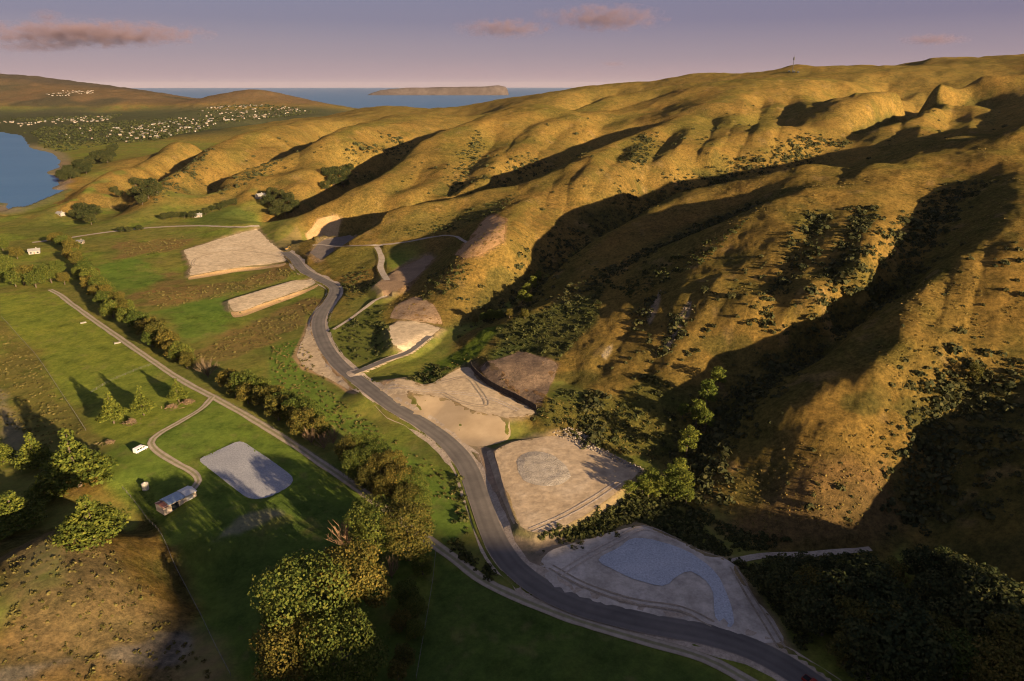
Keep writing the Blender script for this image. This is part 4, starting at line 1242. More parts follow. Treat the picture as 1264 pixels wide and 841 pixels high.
def broad_lobes(h, w, seed, n_=11):
    rg = np.random.default_rng(seed)
    out = [(0, 0, h * 0.60, w * 0.30, w * 0.30, h * 0.30)]
    for i in range(n_):
        a = i * 2.399 + rg.uniform(-0.3, 0.3)
        t = (i + 0.5) / n_
        zc = h * (0.30 + 0.56 * t)
        rr = w * 0.5 * math.sqrt(max(0.05, 1 - ((zc / h - 0.5) / 0.5) ** 2)) * rg.uniform(0.52, 0.78)
        s = w * rg.uniform(0.11, 0.225)
        out.append((rr * math.cos(a), rr * math.sin(a), zc, s * rg.uniform(0.9, 1.2), s * rg.uniform(0.9, 1.2), s * rg.uniform(0.75, 1.0)))
    return out

def pine_lobes(h, w, seed, layers=6):
    rg = np.random.default_rng(seed)
    out = [(0, 0, h * 0.93, w * 0.10, w * 0.10, h * 0.09)]
    for k in range(layers):
        t = k / (layers - 1)
        zc = h * (0.22 + 0.62 * t); R_ = w * 0.5 * (1 - 0.86 * t)
        nb = max(4, int(8 - 3 * t))
        for i in range(nb):
            a = 2 * math.pi * i / nb + k * 0.7 + rg.uniform(-0.25, 0.25)
            q = R_ * rg.uniform(0.55, 0.80)
            out.append((q * math.cos(a), q * math.sin(a), zc + rg.uniform(-0.03, 0.05) * h, R_ * 0.40, R_ * 0.40, h * 0.055))
    return out

for i in range(5):
    tree_kind(('broad', i), broad_lobes(10, [8.4, 7, 9.2, 7.6, 8.8][i], 100 + i, [17, 14, 20, 15, 18][i]), 9.5, 0.235, 0.6, [L_olive, L_olive, L_green, L_olive, L_green][i], 6.5, 0.32, 200 + i)
for i in range(3):
    tree_kind(('big', i), broad_lobes(10, [7.6, 8.4, 7.2][i], 110 + i, [26, 30, 24][i]), 24, 0.135, 0.65, [L_olive, L_green, L_olive][i], 6.5, 0.32, 210 + i)
for i in range(3):
    tree_kind(('dark', i), broad_lobes(10, [10, 9, 11][i], 130 + i, 14), 6.5, 0.29, 0.6, L_dark, 6, 0.3, 230 + i)
for i in range(3):
    tree_kind(('pine', i), pine_lobes(10, [9.5, 8.5, 10.5][i], 140 + i, 8), 8.5, 0.24, 0.45, L_pine, 9, 0.3, 240 + i, up=0.5)
for i in range(3):
    tree_kind(('poplar', i), broad_lobes(10, [5.0, 4.6, 5.6][i], 150 + i, 13), 11, 0.22, 0.55, L_pine, 7, 0.2, 250 + i)
for i in range(2):
    rg = np.random.default_rng(300 + i)
    mb = MB(); twv = []
    for k in range(26):
        a = rg.uniform(0, 6.28); e = rg.uniform(0.45, 1.35)
        tip = (rg.uniform(4.5, 9) * math.cos(a) * math.cos(e) * 0.75, rg.uniform(4.5, 9) * math.sin(a) * math.cos(e) * 0.75, 1.2 + 8.0 * math.sin(e) * rg.uniform(0.8, 1.1))
        mb.tube((0, 0, 0.8), tip, 0.11, 0.03, 4)
        for q in range(16):
            t = rg.uniform(0.45, 1.0)
            b0 = np.array((0, 0, 0.8)) * (1 - t) + np.array(tip) * t
            d = rg.normal(size=3) * 0.45 + np.array(tip) / 9.0 + (0, 0, 0.4)
            mb.tube(b0, b0 + d * rg.uniform(0.7, 1.6), 0.05, 0.015, 3)
    TREE_KINDS[('bare', i)] = (trunk_mesh('trunk', 3.0, 0.28, [(1, 1, 4)], rg), mb.mesh('crown', L_twig))

def put_tree(kind, u, v, h, label, group, wide=1.0, name='tree', centre=True, cat='tree'):
    """(u, v): the crown's middle on the photo"""
    p = hit(u, v)
    if centre:
        for _ in range(3):
            D = np.linalg.norm(p - CAM)
            cosd = math.hypot(p[0], p[1]) / D
            p = hit(u, v + 0.45 * h * cosd * FPX / D)
    k = random.randrange({'broad': 5, 'big': 3, 'dark': 3, 'pine': 3, 'poplar': 3, 'bare': 2}[kind])
    tm, cm = TREE_KINDS[(kind, k)]
    root = empty(name, p, random.uniform(0, 6.28))
    s = h / 10.0
    root.scale = (s * wide, s * wide, s)
    obj('trunk', tm, root); obj('crown', cm, root)
    tag(root, label, cat, group)
    return root

ROWL = ['olive tree at the far end of the creek-side row, beyond the bright paddock', 'olive tree in the stretch of the creek-side row facing the bright paddock', 'golden-olive tree in the creek-side row between the bare tree and the thick clump']
ROWG = ['creek-side row, far end', 'creek-side row facing the paddock', 'creek-side row past the bare tree']
for u, v, h in [(68, 296, 10), (80, 300, 11), (90, 306, 10), (88, 316, 10), (98, 322, 11), (104, 333, 10), (97, 338, 9), (114, 342, 10), (110, 352, 9), (124, 352, 11), (118, 362, 9), (134, 362, 10), (130, 372, 9), (143, 372, 10), (140, 383, 10), (152, 382, 11),
                (160, 394, 10), (170, 398, 11), (176, 408, 9), (186, 406, 10), (196, 414, 11), (190, 420, 9), (208, 424, 11), (214, 434, 10), (224, 436, 9), (230, 446, 8), (283, 470, 8), (290, 480, 9), (302, 476, 10), (308, 488, 9), (318, 480, 10), (326, 494, 10), (338, 492, 11), (342, 506, 10), (354, 500, 10),
                (360, 514, 10), (370, 508, 10), (374, 524, 10), (384, 518, 9), (392, 530, 9)]:
    sec = 0 if v < 372 else 1 if v < 450 else 2
    put_tree('broad', u + random.uniform(-2, 2), v, h * random.uniform(1.15, 1.45), ROWL[sec], ROWG[sec], 1.12)
    if random.random() < 0.85:
        put_tree('broad', u + random.uniform(4, 9), v + random.uniform(-4, 3), h * random.uniform(0.8, 1.05), ROWL[sec], ROWG[sec], 1.1)
for u, v, h in [(385, 540, 8), (400, 546, 8), (412, 540, 8)]:
    put_tree('bare', u, v, h, 'greyish-brown thin tree at the near end of the creek-side row', 'greyish thin trees by the track', 0.9)
put_tree('bare', 257, 456, 11, 'leafless pinkish-brown tree standing in the creek-side row', None, 1.1)
put_tree('bare', 428, 664, 12, 'leafless brown tree on the field side of the big golden trees', None, 0.9)
put_tree('bare', 484, 704, 8, 'small bare grey tree between the big golden trees', None, 0.9)
for u, v, h in [(432, 560, 13), (450, 556, 13), (446, 578, 14), (466, 566, 13), (472, 584, 14), (488, 578, 13), (492, 598, 14), (508, 600, 13), (504, 620, 12), (478, 606, 12), (516, 622, 11), (458, 594, 12)]:
    put_tree('big', u, v, h, 'rounded golden-green tree in the thick clump where the track meets the road', 'trees of the thick middle clump', 1.1)
for u, v, h, w, l in [(466, 658, 21, 0.95, 'tall rounded tree left of the pair above the dark track corner'), (506, 662, 22, 1.0, 'tall golden rounded tree right of the pair beside the track corner'),
                      (436, 735, 27, 1.0, 'huge rounded dark golden tree behind the nearest big tree'), (386, 764, 29, 1.0, 'huge nearest golden tree at the bottom edge of the dark field'),
                      (366, 826, 22, 1.0, 'dark broad tree cut off by the bottom edge under the huge golden tree'), (428, 822, 23, 1.0, 'lower green tree at the bottom edge right of the huge golden tree')]:
    put_tree('big', u, v, h, l, 'big trees at the bottom of the creek row', w)
for u, v, h in [(502, 735, 8), (515, 752, 7), (496, 770, 7), (512, 780, 6), (500, 815, 8), (492, 835, 7), (522, 700, 7)]:
    put_tree('broad', u, v, h, 'small shaded tree on the creek line right of the huge golden trees', 'small trees on the lower creek line', 1.0)
for u, v, h, w, l in [(46, 562, 16, 0.95, 'narrow bright pine beside the stream bend at the left'), (98, 574, 24, 1.1, 'largest spreading bright pine below the paddock corner'), (56, 606, 11, 1.25, 'low spreading pine between the narrow pine and the small hill'),
                      (22, 636, 15, 1.3, 'bright spreading tree at the left edge above the small hill'), (116, 646, 15, 1.45, 'wide low pine behind the crest of the small hill'), (4, 560, 11, 1.0, 'olive tree cut off by the left edge above the stream')]:
    put_tree('pine', u, v, h, l, 'pines below the paddock', w, name='pine_tree')
for u, v, h, l in [(141, 507, 16, 'conifer casting the leftmost long shadow over the paddock'), (178, 498, 15, 'conifer casting the middle long shadow over the paddock'), (221, 484, 12, 'small conifer casting the rightmost long shadow over the paddock')]:
    put_tree('pine', u, v, h, l, 'conifers at the paddock corner', 0.75, name='conifer_tree')
for u, v, h in [(6, 326, 14), (12, 338, 15), (30, 344, 15), (45, 347, 14), (38, 338, 13), (64, 341, 15), (72, 333, 13), (54, 338, 13), (4, 304, 12), (22, 314, 12), (20, 346, 14), (80, 345, 11)]:
    put_tree('broad', u, v, h, 'rounded tree in the clump beside the white farmhouse at the left edge', 'trees by the white farmhouse', 1.15)
for u, v, h in [(885, 468, 12), (871, 488, 15), (859, 512, 14), (869, 520, 11), (848, 547, 14), (842, 508, 8)]:
    put_tree('poplar', u, v, h, 'bright green upright tree in the line below the shaded gully', 'upright trees below the shaded gully', 1.15, name='upright_tree')
for u, v, h in [(792, 600, 9), (803, 592, 9), (800, 604, 8), (815, 604, 9), (828, 590, 10), (838, 580, 10), (832, 606, 9), (845, 596, 9), (776, 604, 7), (846, 612, 8)]:
    put_tree('poplar', u, v, h, 'green bushy tree behind the brown clay platform', 'bushy trees behind the clay platform', 1.45)
for u, v, h in [(658, 350, 11), (650, 358, 10), (644, 367, 10), (664, 342, 10), (652, 370, 8)]:
    put_tree('poplar', u, v, h, 'sunlit tree at the mouth of the main dark gully', 'trees at the main gully mouth', 1.2)
for u, v, h in [(597, 392, 6), (606, 389, 7), (616, 389, 6.5), (629, 387, 6), (587, 395, 5), (648, 388, 6)]:
    put_tree('broad', u, v, h, 'small round tree in the row at the toe of the golden spur', 'small trees at the golden spur toe', 1.0)
for u, v, h in [(405, 214, 15), (418, 213, 16), (428, 216, 15), (412, 224, 16), (424, 226, 15), (402, 230, 14), (432, 208, 13)]:
    put_tree('dark', u, v, h, 'dark green tree in the wood in the hollow behind the far spur', 'wood behind the far spur', 1.15)
for u, v, h in [(336, 238, 13), (346, 242, 15), (356, 246, 15), (344, 254, 15), (354, 260, 14), (332, 248, 13), (364, 254, 13), (340, 262, 12)]:
    put_tree('dark', u, v, h, 'dark green tree in the wood round the hidden farmhouse', 'wood round the hidden farmhouse', 1.2)
for u, v, h in [(168, 226, 15), (178, 228, 16), (188, 228, 15), (172, 238, 16), (184, 240, 15), (194, 234, 14), (164, 240, 13), (176, 248, 13), (142, 236, 12), (148, 240, 10)]:
    put_tree('dark', u, v, h, 'dark green tree in the wood on the slope above the coast road', 'wood above the coast road', 1.2)
for u, v, h in [(100, 258, 14), (108, 260, 15), (116, 262, 15), (104, 268, 14), (113, 272, 13), (96, 266, 12)]:
    put_tree('dark', u, v, h, 'tree in the clump above the coastal flat near the harbour', 'clump above the coastal flat', 1.2)
for u, v, h in [(204, 268, 9), (212, 267, 9), (220, 266, 8), (228, 266, 8), (238, 266, 9), (246, 264, 8), (254, 262, 9), (262, 258, 8), (272, 256, 9), (280, 252, 8), (288, 250, 8), (150, 284, 6), (160, 284, 6), (172, 282, 6)]:
    put_tree('dark', u, v, h, 'small tree in the line along the road at the valley head', 'trees along the valley head road', 1.2)
for k in range(46):
    t = random.random()
    u = 74 + 70 * t + random.uniform(-6, 6); v = 219 - 32 * t + random.uniform(-7, 7)
    put_tree('dark', u, v, random.uniform(11, 16), 'tree in the dark coastal wood beside the harbour shore', 'dark coastal wood', 1.3)
for u, v, h in [(948, 718, 11), (966, 712, 11), (988, 712, 11), (1010, 714, 12), (1032, 718, 13), (1058, 724, 15), (1046, 742, 15), (1076, 748, 15), (1020, 738, 13), (994, 730, 12), (968, 730, 11), (990, 758, 12), (1014, 768, 12), (1044, 772, 14), (1074, 782, 15), (1100, 806, 18), (1072, 816, 16), (1124, 828, 15), (1040, 806, 12), (1106, 770, 13),
                 (1134, 704, 12), (1160, 712, 13), (1186, 724, 13), (1210, 742, 15), (1228, 768, 16), (1206, 782, 15), (1240, 800, 15), (1178, 762, 13), (1150, 742, 13), (1160, 800, 13), (1190, 820, 13), (1140, 780, 12), (1228, 836, 14), (1098, 712, 10), (1256, 826, 13)]:
    k = 0 if u < 1020 else 1 if u < 1112 else 2
    put_tree('dark' if random.random() < 0.65 else 'broad', u, v, h, ['dark tree of the shaded wood nearest the triangular platform', 'dark tree in the middle of the shaded wood under the front spur', 'dark tree of the shaded wood right of its black hollow'][k],
             ['shaded wood beside the triangular platform', 'shaded wood under the front spur', 'shaded wood right of the hollow'][k], 1.12)
put_tree('broad', 1202, 462, 7, 'lone pale green tree in the shaded hollow right of the front spur', None, 1.2)

# ---- scrub, shrubs, tussocks
def bush_tpl(nq, size, rg, flat=0.8):
    d = rg.normal(size=(nq, 3)); d[:, 2] = np.abs(d[:, 2]); d /= np.linalg.norm(d, axis=1)[:, None]
    P = d * rg.uniform(0.65, 1.0, nq)[:, None] * (1, 1, flat)
    N = d + rg.normal(size=d.shape) * 0.4; N /= np.linalg.norm(N, axis=1)[:, None]
    return leaf_quads(P, N, size, rg)

def scatter_mesh(name, XY, scl, m, nq, size, seed, label, flat=0.8, sink=0.1):
    rg = np.random.default_rng(seed)
    tpl = [bush_tpl(nq, size, rg, flat) for _ in range(6)]
    z = H(XY[:, 0], XY[:, 1])
    Vs_, Fs_ = [], []; off = 0
    kk = rg.integers(0, 6, len(XY)); an = rg.uniform(0, 6.28, len(XY))
    for t in range(6):
        s_ = np.where(kk == t)[0]
        if not len(s_): continue
        tv, tf = tpl[t]
        c, s = np.cos(an[s_])[:, None], np.sin(an[s_])[:, None]
        x = (tv[None, :, 0] * c - tv[None, :, 1] * s) * scl[s_, None] + XY[s_, 0, None]
        y = (tv[None, :, 0] * s + tv[None, :, 1] * c) * scl[s_, None] + XY[s_, 1, None]
        zz = (tv[None, :, 2] - sink) * scl[s_, None] + z[s_, None]
        v_ = np.stack([x, y, zz], -1).reshape(-1, 3)
        f_ = (tf[None] + (np.arange(len(s_)) * len(tv))[:, None, None]).reshape(-1, 4) + off
        off += len(v_); Vs_.append(v_); Fs_.append(f_)
    o = obj(name, mesh_np(name, np.vstack(Vs_), np.vstack(Fs_), m))
    tag(o, label, kind='stuff')
    return o

def in_zone(pts, n_, rg, z=None):
    """random points on the ground inside an outline traced on the photo"""
    P = PXH(pts) if z is None else PXP(pts, z)
    lo, hi = P[:, :2].min(0), P[:, :2].max(0)
    out = np.empty((0, 2))
    for _ in range(60):
        q = rg.uniform(lo, hi, (n_, 2))
        out = np.vstack([out, q[poly_sd(q[:, 0], q[:, 1], P) < 0]])
        if len(out) >= n_: break
    return out[:n_]

def along(pts, n_, width, rg):
    W = np.array([hit(u, v) for u, v in pts])
    C = catmull(W, 3.0)
    k = rg.integers(0, len(C), n_)
    return C[k, :2] + rg.normal(size=(n_, 2)) * width

rg = np.random.default_rng(77)
# dark scrub filling the gullies
GUL = [along([(868, 590), (880, 545), (905, 508), (950, 465), (1000, 432)], 520, 6, rg), along([(1000, 432), (1050, 392), (1080, 372), (1105, 335), (1122, 310), (1150, 275), (1185, 232)], 800, 7, rg),
       along([(938, 392), (958, 362), (975, 335), (995, 295), (1012, 265)], 240, 4, rg), along([(1006, 383), (1026, 357), (1040, 324), (1054, 287), (1070, 255)], 260, 4, rg),
       along([(600, 400), (650, 365), (690, 325), (720, 302), (770, 272), (850, 234), (900, 215), (960, 198), (1030, 175)], 1500, 10, rg),
       along([(690, 372), (740, 345), (800, 312), (860, 285), (930, 255)], 420, 5, rg),
       along([(1140, 545), (1133, 590), (1128, 640)], 200, 5, rg), along([(1150, 520), (1185, 482), (1240, 470)], 260, 7, rg), in_zone([(1150, 520), (1264, 470), (1264, 640), (1150, 640)], 200, rg),
       along([(735, 490), (728, 520), (732, 550)], 90, 2.5, rg), along([(786, 405), (796, 385), (806, 368)], 60, 2.5, rg), along([(818, 440), (830, 415), (845, 388)], 70, 3, rg),
       along([(590, 165), (583, 195), (560, 228)], 160, 7, rg), along([(560, 235), (606, 228), (660, 200), (720, 190)], 300, 10, rg), along([(800, 165), (790, 185), (782, 205)], 200, 7, rg), along([(470, 170), (500, 178), (440, 215)], 220, 14, rg),
       along([(250, 190), (215, 222), (190, 245)], 220, 14, rg), along([(275, 235), (300, 222), (340, 198)], 160, 10, rg), along([(900, 520), (870, 560), (860, 620)], 260, 8, rg)]
XY = np.vstack(GUL)
scatter_mesh('gully_scrub', XY, np.clip(rg.lognormal(-0.1, 0.5, len(XY)), 0.35, 2.6) * (1 + np.hypot(XY[:, 0], XY[:, 1]) / 1100), L_scrub, 22, 0.36, 5, 'dense dark scrub filling the gullies of the hills')
# rough green scrub on the lower slopes
LOW = [in_zone([(615, 405), (700, 372), (750, 352), (735, 400), (690, 445), (640, 432), (600, 448)], 420, rg), in_zone([(650, 520), (700, 480), (760, 500), (800, 460), (850, 500), (840, 560), (790, 572), (730, 548), (690, 530)], 330, rg),
       in_zone([(415, 405), (470, 372), (485, 428), (445, 450), (418, 432)], 220, rg), in_zone([(500, 470), (530, 448), (560, 455), (536, 472)], 160, rg), in_zone([(690, 330), (760, 350), (900, 285), (940, 262), (880, 320), (780, 370)], 420, rg),
       in_zone([(650, 668), (700, 655), (760, 625), (800, 610), (860, 640), (905, 688), (860, 676), (790, 643), (720, 663)], 900, rg), along([(700, 668), (760, 640), (800, 620), (850, 610)], 240, 3, rg), in_zone([(840, 620), (905, 650), (985, 668), (910, 682)], 200, rg),
       in_zone([(420, 345), (450, 330), (470, 350), (430, 378)], 160, rg), in_zone([(480, 290), (560, 265), (640, 238), (620, 260), (560, 285)], 340, rg), in_zone([(530, 340), (560, 325), (590, 330), (560, 360), (520, 372)], 150, rg), along([(578, 655), (570, 625), (556, 592)], 40, 2, rg), along([(560, 668), (578, 690), (606, 712)], 50, 1.2, rg),
       in_zone([(900, 690), (930, 720), (990, 800), (1000, 790), (950, 700)], 260, rg)]
XY = np.vstack(LOW)
scatter_mesh('slope_scrub', XY, np.clip(rg.lognormal(-0.25, 0.5, len(XY)), 0.3, 2.3), leaf_mat('slope_foliage', (0.032, 0.038, 0.013), (0.065, 0.070, 0.021), (0.11, 0.10, 0.034)), 24, 0.34, 6, 'rough olive scrub on the lower slopes round the platforms')
# rank tussock grass on the hills and rough valley floor
qs = []
for _ in range(9):
    r_ = np.exp(rg.uniform(math.log(170), math.log(800), 9000)); a_ = np.radians(rg.uniform(-37, 38, 9000))
    x_, y_ = r_ * np.sin(a_), r_ * np.cos(a_)
    hm = H(x_, y_, HILL); c_ = fbm(x_, y_, 40, 4, 91)
    qs.append(np.stack([x_, y_], 1)[(hm > 0.5) & (c_ > 0.2) & (rg.random(9000) < 0.35)])
XY = np.vstack(qs)
keepm = np.ones(len(XY), bool)
for P, z_ in PADS.values():
    keepm &= poly_sd(XY[:, 0], XY[:, 1], P) > 3
for C_, w_ in PATHS.values():
    keepm &= path_dist(XY[:, 0], XY[:, 1], C_)[0] > w_ / 2 + 2.5
XY = XY[keepm]
scatter_mesh('hill_tussock', XY, rg.uniform(0.18, 0.5, len(XY)) * (1 + np.hypot(XY[:, 0], XY[:, 1]) / 900), L_rank, 6, 0.6, 7, 'golden tussock grass roughening the hill slopes', flat=0.7)
RKG = [in_zone([(170, 362), (280, 350), (350, 330), (372, 337), (280, 366), (200, 382)], 420, rg), in_zone([(300, 405), (390, 365), (395, 375), (370, 405), (330, 428), (250, 452), (240, 440)], 330, rg), in_zone([(150, 300), (230, 292), (232, 302), (200, 314), (150, 320)], 220, rg),
       in_zone([(0, 405), (40, 435), (105, 535), (60, 555), (0, 520)], 380, rg), in_zone([(0, 695), (75, 660), (140, 680), (200, 745), (270, 838), (0, 838)], 260, rg), in_zone([(330, 430), (372, 420), (420, 495), (560, 590), (580, 645), (430, 540), (345, 490)], 420, rg)]
XY = np.vstack(RKG)
scatter_mesh('rank_grass', XY, rg.uniform(0.3, 0.75, len(XY)) * (1 + np.hypot(XY[:, 0], XY[:, 1]) / 900), L_rank, 9, 0.5, 8, 'rank brown and olive grass on the rough valley floor', flat=0.7)

# single dark shrubs dotted over the open slopes
SHR = []
for k in range(4):
    rgk = np.random.default_rng(400 + k)
    v_, f_ = bush_tpl(46, 0.30, rgk, 0.85)
    SHR.append(mesh_np('shrub', v_, f_, L_scrub))
SHZ = [([(1040, 470), (1100, 420), (1170, 340), (1230, 290), (1264, 300), (1264, 390), (1180, 430), (1120, 500)], 34, 'dark low shrub dotted on the sunlit flank of the front spur', 'shrubs on the front spur'),
       ([(740, 450), (850, 370), (930, 300), (960, 330), (900, 430), (800, 490)], 50, 'dark low shrub dotted on the broad face above the clay platforms', 'shrubs on the broad face'),
       ([(560, 300), (640, 250), (760, 190), (850, 150), (940, 130), (960, 180), (860, 200), (740, 250), (660, 310)], 56, 'dark low shrub dotted on the long golden middle spur', 'shrubs on the middle spur'),
       ([(440, 250), (540, 180), (640, 150), (760, 145), (700, 185), (560, 240)], 46, 'dark low shrub dotted on the golden spur behind the middle spur', 'shrubs on the spur behind'),
       ([(1060, 185), (1130, 130), (1200, 120), (1264, 130), (1264, 150), (1160, 175)], 40, 'dark low shrub dotted on the rounded far spur at the right', 'shrubs on the rounded far spur'),
       ([(200, 225), (300, 180), (400, 160), (420, 190), (330, 235)], 30, 'dark low shrub dotted on the farthest golden spurs', 'shrubs on the farthest spurs'),
       ([(960, 600), (1040, 520), (1110, 560), (1100, 650), (1000, 655)], 18, 'dark low shrub dotted on the brown nose of the front spur', 'shrubs on the spur nose')]
for pts, n_, lab, grp in SHZ:
    for x, y in in_zone(pts, n_, rg):
        o = obj('shrub', SHR[random.randrange(4)], None, (x, y, float(H(x, y)) - 0.1), random.uniform(0, 6.28))
        s = min(2.2, max(0.4, random.lognormvariate(-0.15, 0.45))) * (1 + math.hypot(x, y) / 1000)
        o.scale = (s, s, s)
        tag(o, lab, 'shrub', grp)

# ------------------------------------------------------------------ buildings
white_w = plain('white_weatherboard', (0.27, 0.25, 0.225), 0.6, 0.06)
cream_w = plain('cream_wall', (0.22, 0.18, 0.14), 0.7, 0.06)
roof_w = plain('pale_roof', (0.24, 0.235, 0.23), 0.5, 0.08)
roof_g = plain('grey_roof', (0.13, 0.13, 0.135), 0.5, 0.12)
roof_b = plain('brown_roof', (0.20, 0.12, 0.09), 0.6, 0.15)
glass_d = plain('dark_glass', (0.02, 0.025, 0.03), 0.15, 0.1)

def house_mesh(L, W, h, rise, wing, mw, mr):
    """small house: walls under a gable roof with eaves, and a lower wing"""
    V_, F_, M_ = [], [], []
    def add(vs, fs, mi):
        b = len(V_); V_.extend(vs)
        for f in fs: F_.append([b + i for i in f]); M_.append(mi)
    def block(cx, cy, L, W, h, rise):
        x, y = L / 2, W / 2
        vs = [(cx - x, cy - y, -1), (cx + x, cy - y, -1), (cx + x, cy + y, -1), (cx - x, cy + y, -1), (cx - x, cy - y, h), (cx + x, cy - y, h), (cx + x, cy + y, h), (cx - x, cy + y, h), (cx - x, cy, h + rise), (cx + x, cy, h + rise)]
        add(vs, [(0, 1, 5, 4), (2, 3, 7, 6)], 0)
        add([vs[1], vs[2], vs[6], vs[9], vs[5]], [(0, 1, 2, 4), (4, 2, 3, 3)], 0)
        add([vs[3], vs[0], vs[4], vs[8], vs[7]], [(0, 1, 2, 4), (4, 2, 3, 3)], 0)
        e = 0.5; k = rise / y
        for s in (-1, 1):
            r = [(cx - x - e, cy + s * (y + e), h - e * k + 0.1), (cx + x + e, cy + s * (y + e), h - e * k + 0.1), (cx + x + e, cy, h + rise + 0.1), (cx - x - e, cy, h + rise + 0.1)]
            r2 = [(a, b, c + 0.2) for a, b, c in r]
            add(r + r2, [(4, 5, 6, 7) if s < 0 else (7, 6, 5, 4), (0, 3, 2, 1) if s < 0 else (1, 2, 3, 0), (0, 1, 5, 4), (1, 2, 6, 5), (3, 0, 4, 7)], 1)
        for s in (-1, 1):
            for t in (-0.28, 0.05, 0.3):
                add([(cx + t * L - 0.7, cy + s * (y + 0.03), 0.9), (cx + t * L + 0.7, cy + s * (y + 0.03), 0.9), (cx + t * L + 0.7, cy + s * (y + 0.03), 2.1), (cx + t * L - 0.7, cy + s * (y + 0.03), 2.1)], [(0, 1, 2, 3)], 2)
    block(0, 0, L, W, h, rise)
    if wing: block(L * 0.32, -W * 0.62, W * 0.7, W * 0.7, h * 0.9, rise * 0.7)
    F4 = [f if len(f) == 4 else f + [f[-1]] for f in F_]
    me = bpy.data.meshes.new('house')
    me.from_pydata(V_, [], [list(dict.fromkeys(f)) for f in F4])
    for m_ in (mw, mr, glass_d): me.materials.append(m_)
    me.polygons.foreach_set('material_index', M_)
    return me

HM = [house_mesh(15, 9, 3.4, 2.0, False, white_w, roof_w), house_mesh(17, 9, 5.4, 2.2, True, white_w, roof_g), house_mesh(14, 9, 4.2, 2.4, True, cream_w, roof_b), house_mesh(18, 10, 5.6, 2.0, False, cream_w, roof_w), house_mesh(13, 9, 5.6, 2.6, False, white_w, roof_b)]
hr = np.random.default_rng(55)
TZ = [([(150, 176), (205, 171), (250, 160), (262, 157), (240, 146), (215, 145), (165, 158)], 84, 'small white house in the lower rows of the distant hillside town', 'houses in the lower rows of the distant town'),
      ([(240, 150), (262, 157), (300, 150), (340, 145), (330, 131), (280, 131), (250, 135)], 96, 'small white house in the upper rows of the distant hillside town', 'houses in the upper rows of the distant town'),
      ([(330, 145), (372, 140), (378, 137), (350, 132), (330, 133)], 22, 'small white house at the seaward end of the distant town', 'houses at the seaward end of the town'),
      ([(0, 149), (40, 152), (60, 147), (140, 143), (135, 149), (70, 153), (25, 157), (0, 155)], 42, 'small pale house on the flat along the far harbour shore', 'houses along the far harbour shore'),
      ([(50, 118), (80, 112), (116, 112), (114, 117), (70, 120)], 26, 'tiny pale house on the terrace of the far brown hills', 'houses on the terrace of the far hills'),
      ([(65, 168), (85, 160), (120, 158), (165, 158), (140, 172), (95, 174)], 22, 'small white house among trees on the wooded harbour point', 'houses on the wooded harbour point')]
for pts, n_, lab, grp in TZ:
    got = 0
    for x, y in in_zone(pts, n_ * 2, hr):
        z = float(H(x, y))
        if z < 1.5 or got >= n_: continue
        got += 1
        o = obj('house', HM[hr.integers(0, 5)], None, (x, y, z + 0.4), float(hr.choice([0.35, 0.8, 1.9, -0.5]) + hr.uniform(-0.2, 0.2)))
        s = hr.uniform(0.35, 0.62) * (1.0 if y < 3600 else 1.1)
        o.scale = (s, s, s)
        tag(o, lab, 'house', grp)
# the rest of the town, too many to pick apart
def far_houses():
    rg_ = np.random.default_rng(56); Vh, Fh, Mh = [], [], []; off = 0
    q = np.vstack([in_zone(TZ[0][0], 90, rg_), in_zone(TZ[1][0], 120, rg_), in_zone(TZ[2][0], 30, rg_), in_zone(TZ[3][0], 50, rg_), in_zone(TZ[4][0], 40, rg_)])
    for x, y in q:
        z = float(H(x, y))
        if z < 1.5: continue
        me_ = HM[rg_.integers(0, 5)]; a = rg_.uniform(0, 3.1); s = rg_.uniform(0.35, 0.65)
        co = np.empty(len(me_.vertices) * 3); me_.vertices.foreach_get('co', co); co = co.reshape(-1, 3) * s
        Vh += [(c[0] * math.cos(a) - c[1] * math.sin(a) + x, c[0] * math.sin(a) + c[1] * math.cos(a) + y, c[2] + z + 0.4) for c in co]
        for p_ in me_.polygons:
            Fh.append([off + i for i in p_.vertices]); Mh.append(p_.material_index)
        off += len(co)
    me_ = bpy.data.meshes.new('town_houses'); me_.from_pydata(Vh, [], Fh)
    for m_ in (cream_w, roof_g, glass_d): me_.materials.append(m_)
    me_.polygons.foreach_set('material_index', Mh)
    tag(obj('town_houses', me_), 'muted mass of smaller houses filling the distant town', kind='stuff')
far_houses()
# trees of the town and the wooded point read as one mass
tt = np.vstack([in_zone([(40, 182), (80, 188), (150, 178), (205, 172), (262, 158), (240, 146), (215, 146), (140, 150), (60, 156), (30, 165)], 1300, hr), in_zone([(240, 150), (262, 157), (340, 146), (390, 139), (350, 131), (280, 130), (250, 134)], 700, hr), in_zone([(0, 147), (60, 145), (150, 141), (140, 147), (40, 151)], 300, hr)])
tt = tt[H(tt[:, 0], tt[:, 1]) > 1.5]
scatter_mesh('town_trees', tt, hr.uniform(4, 9, len(tt)), L_dark, 16, 0.42, 9, 'far-off dark trees between the houses of the distant town')

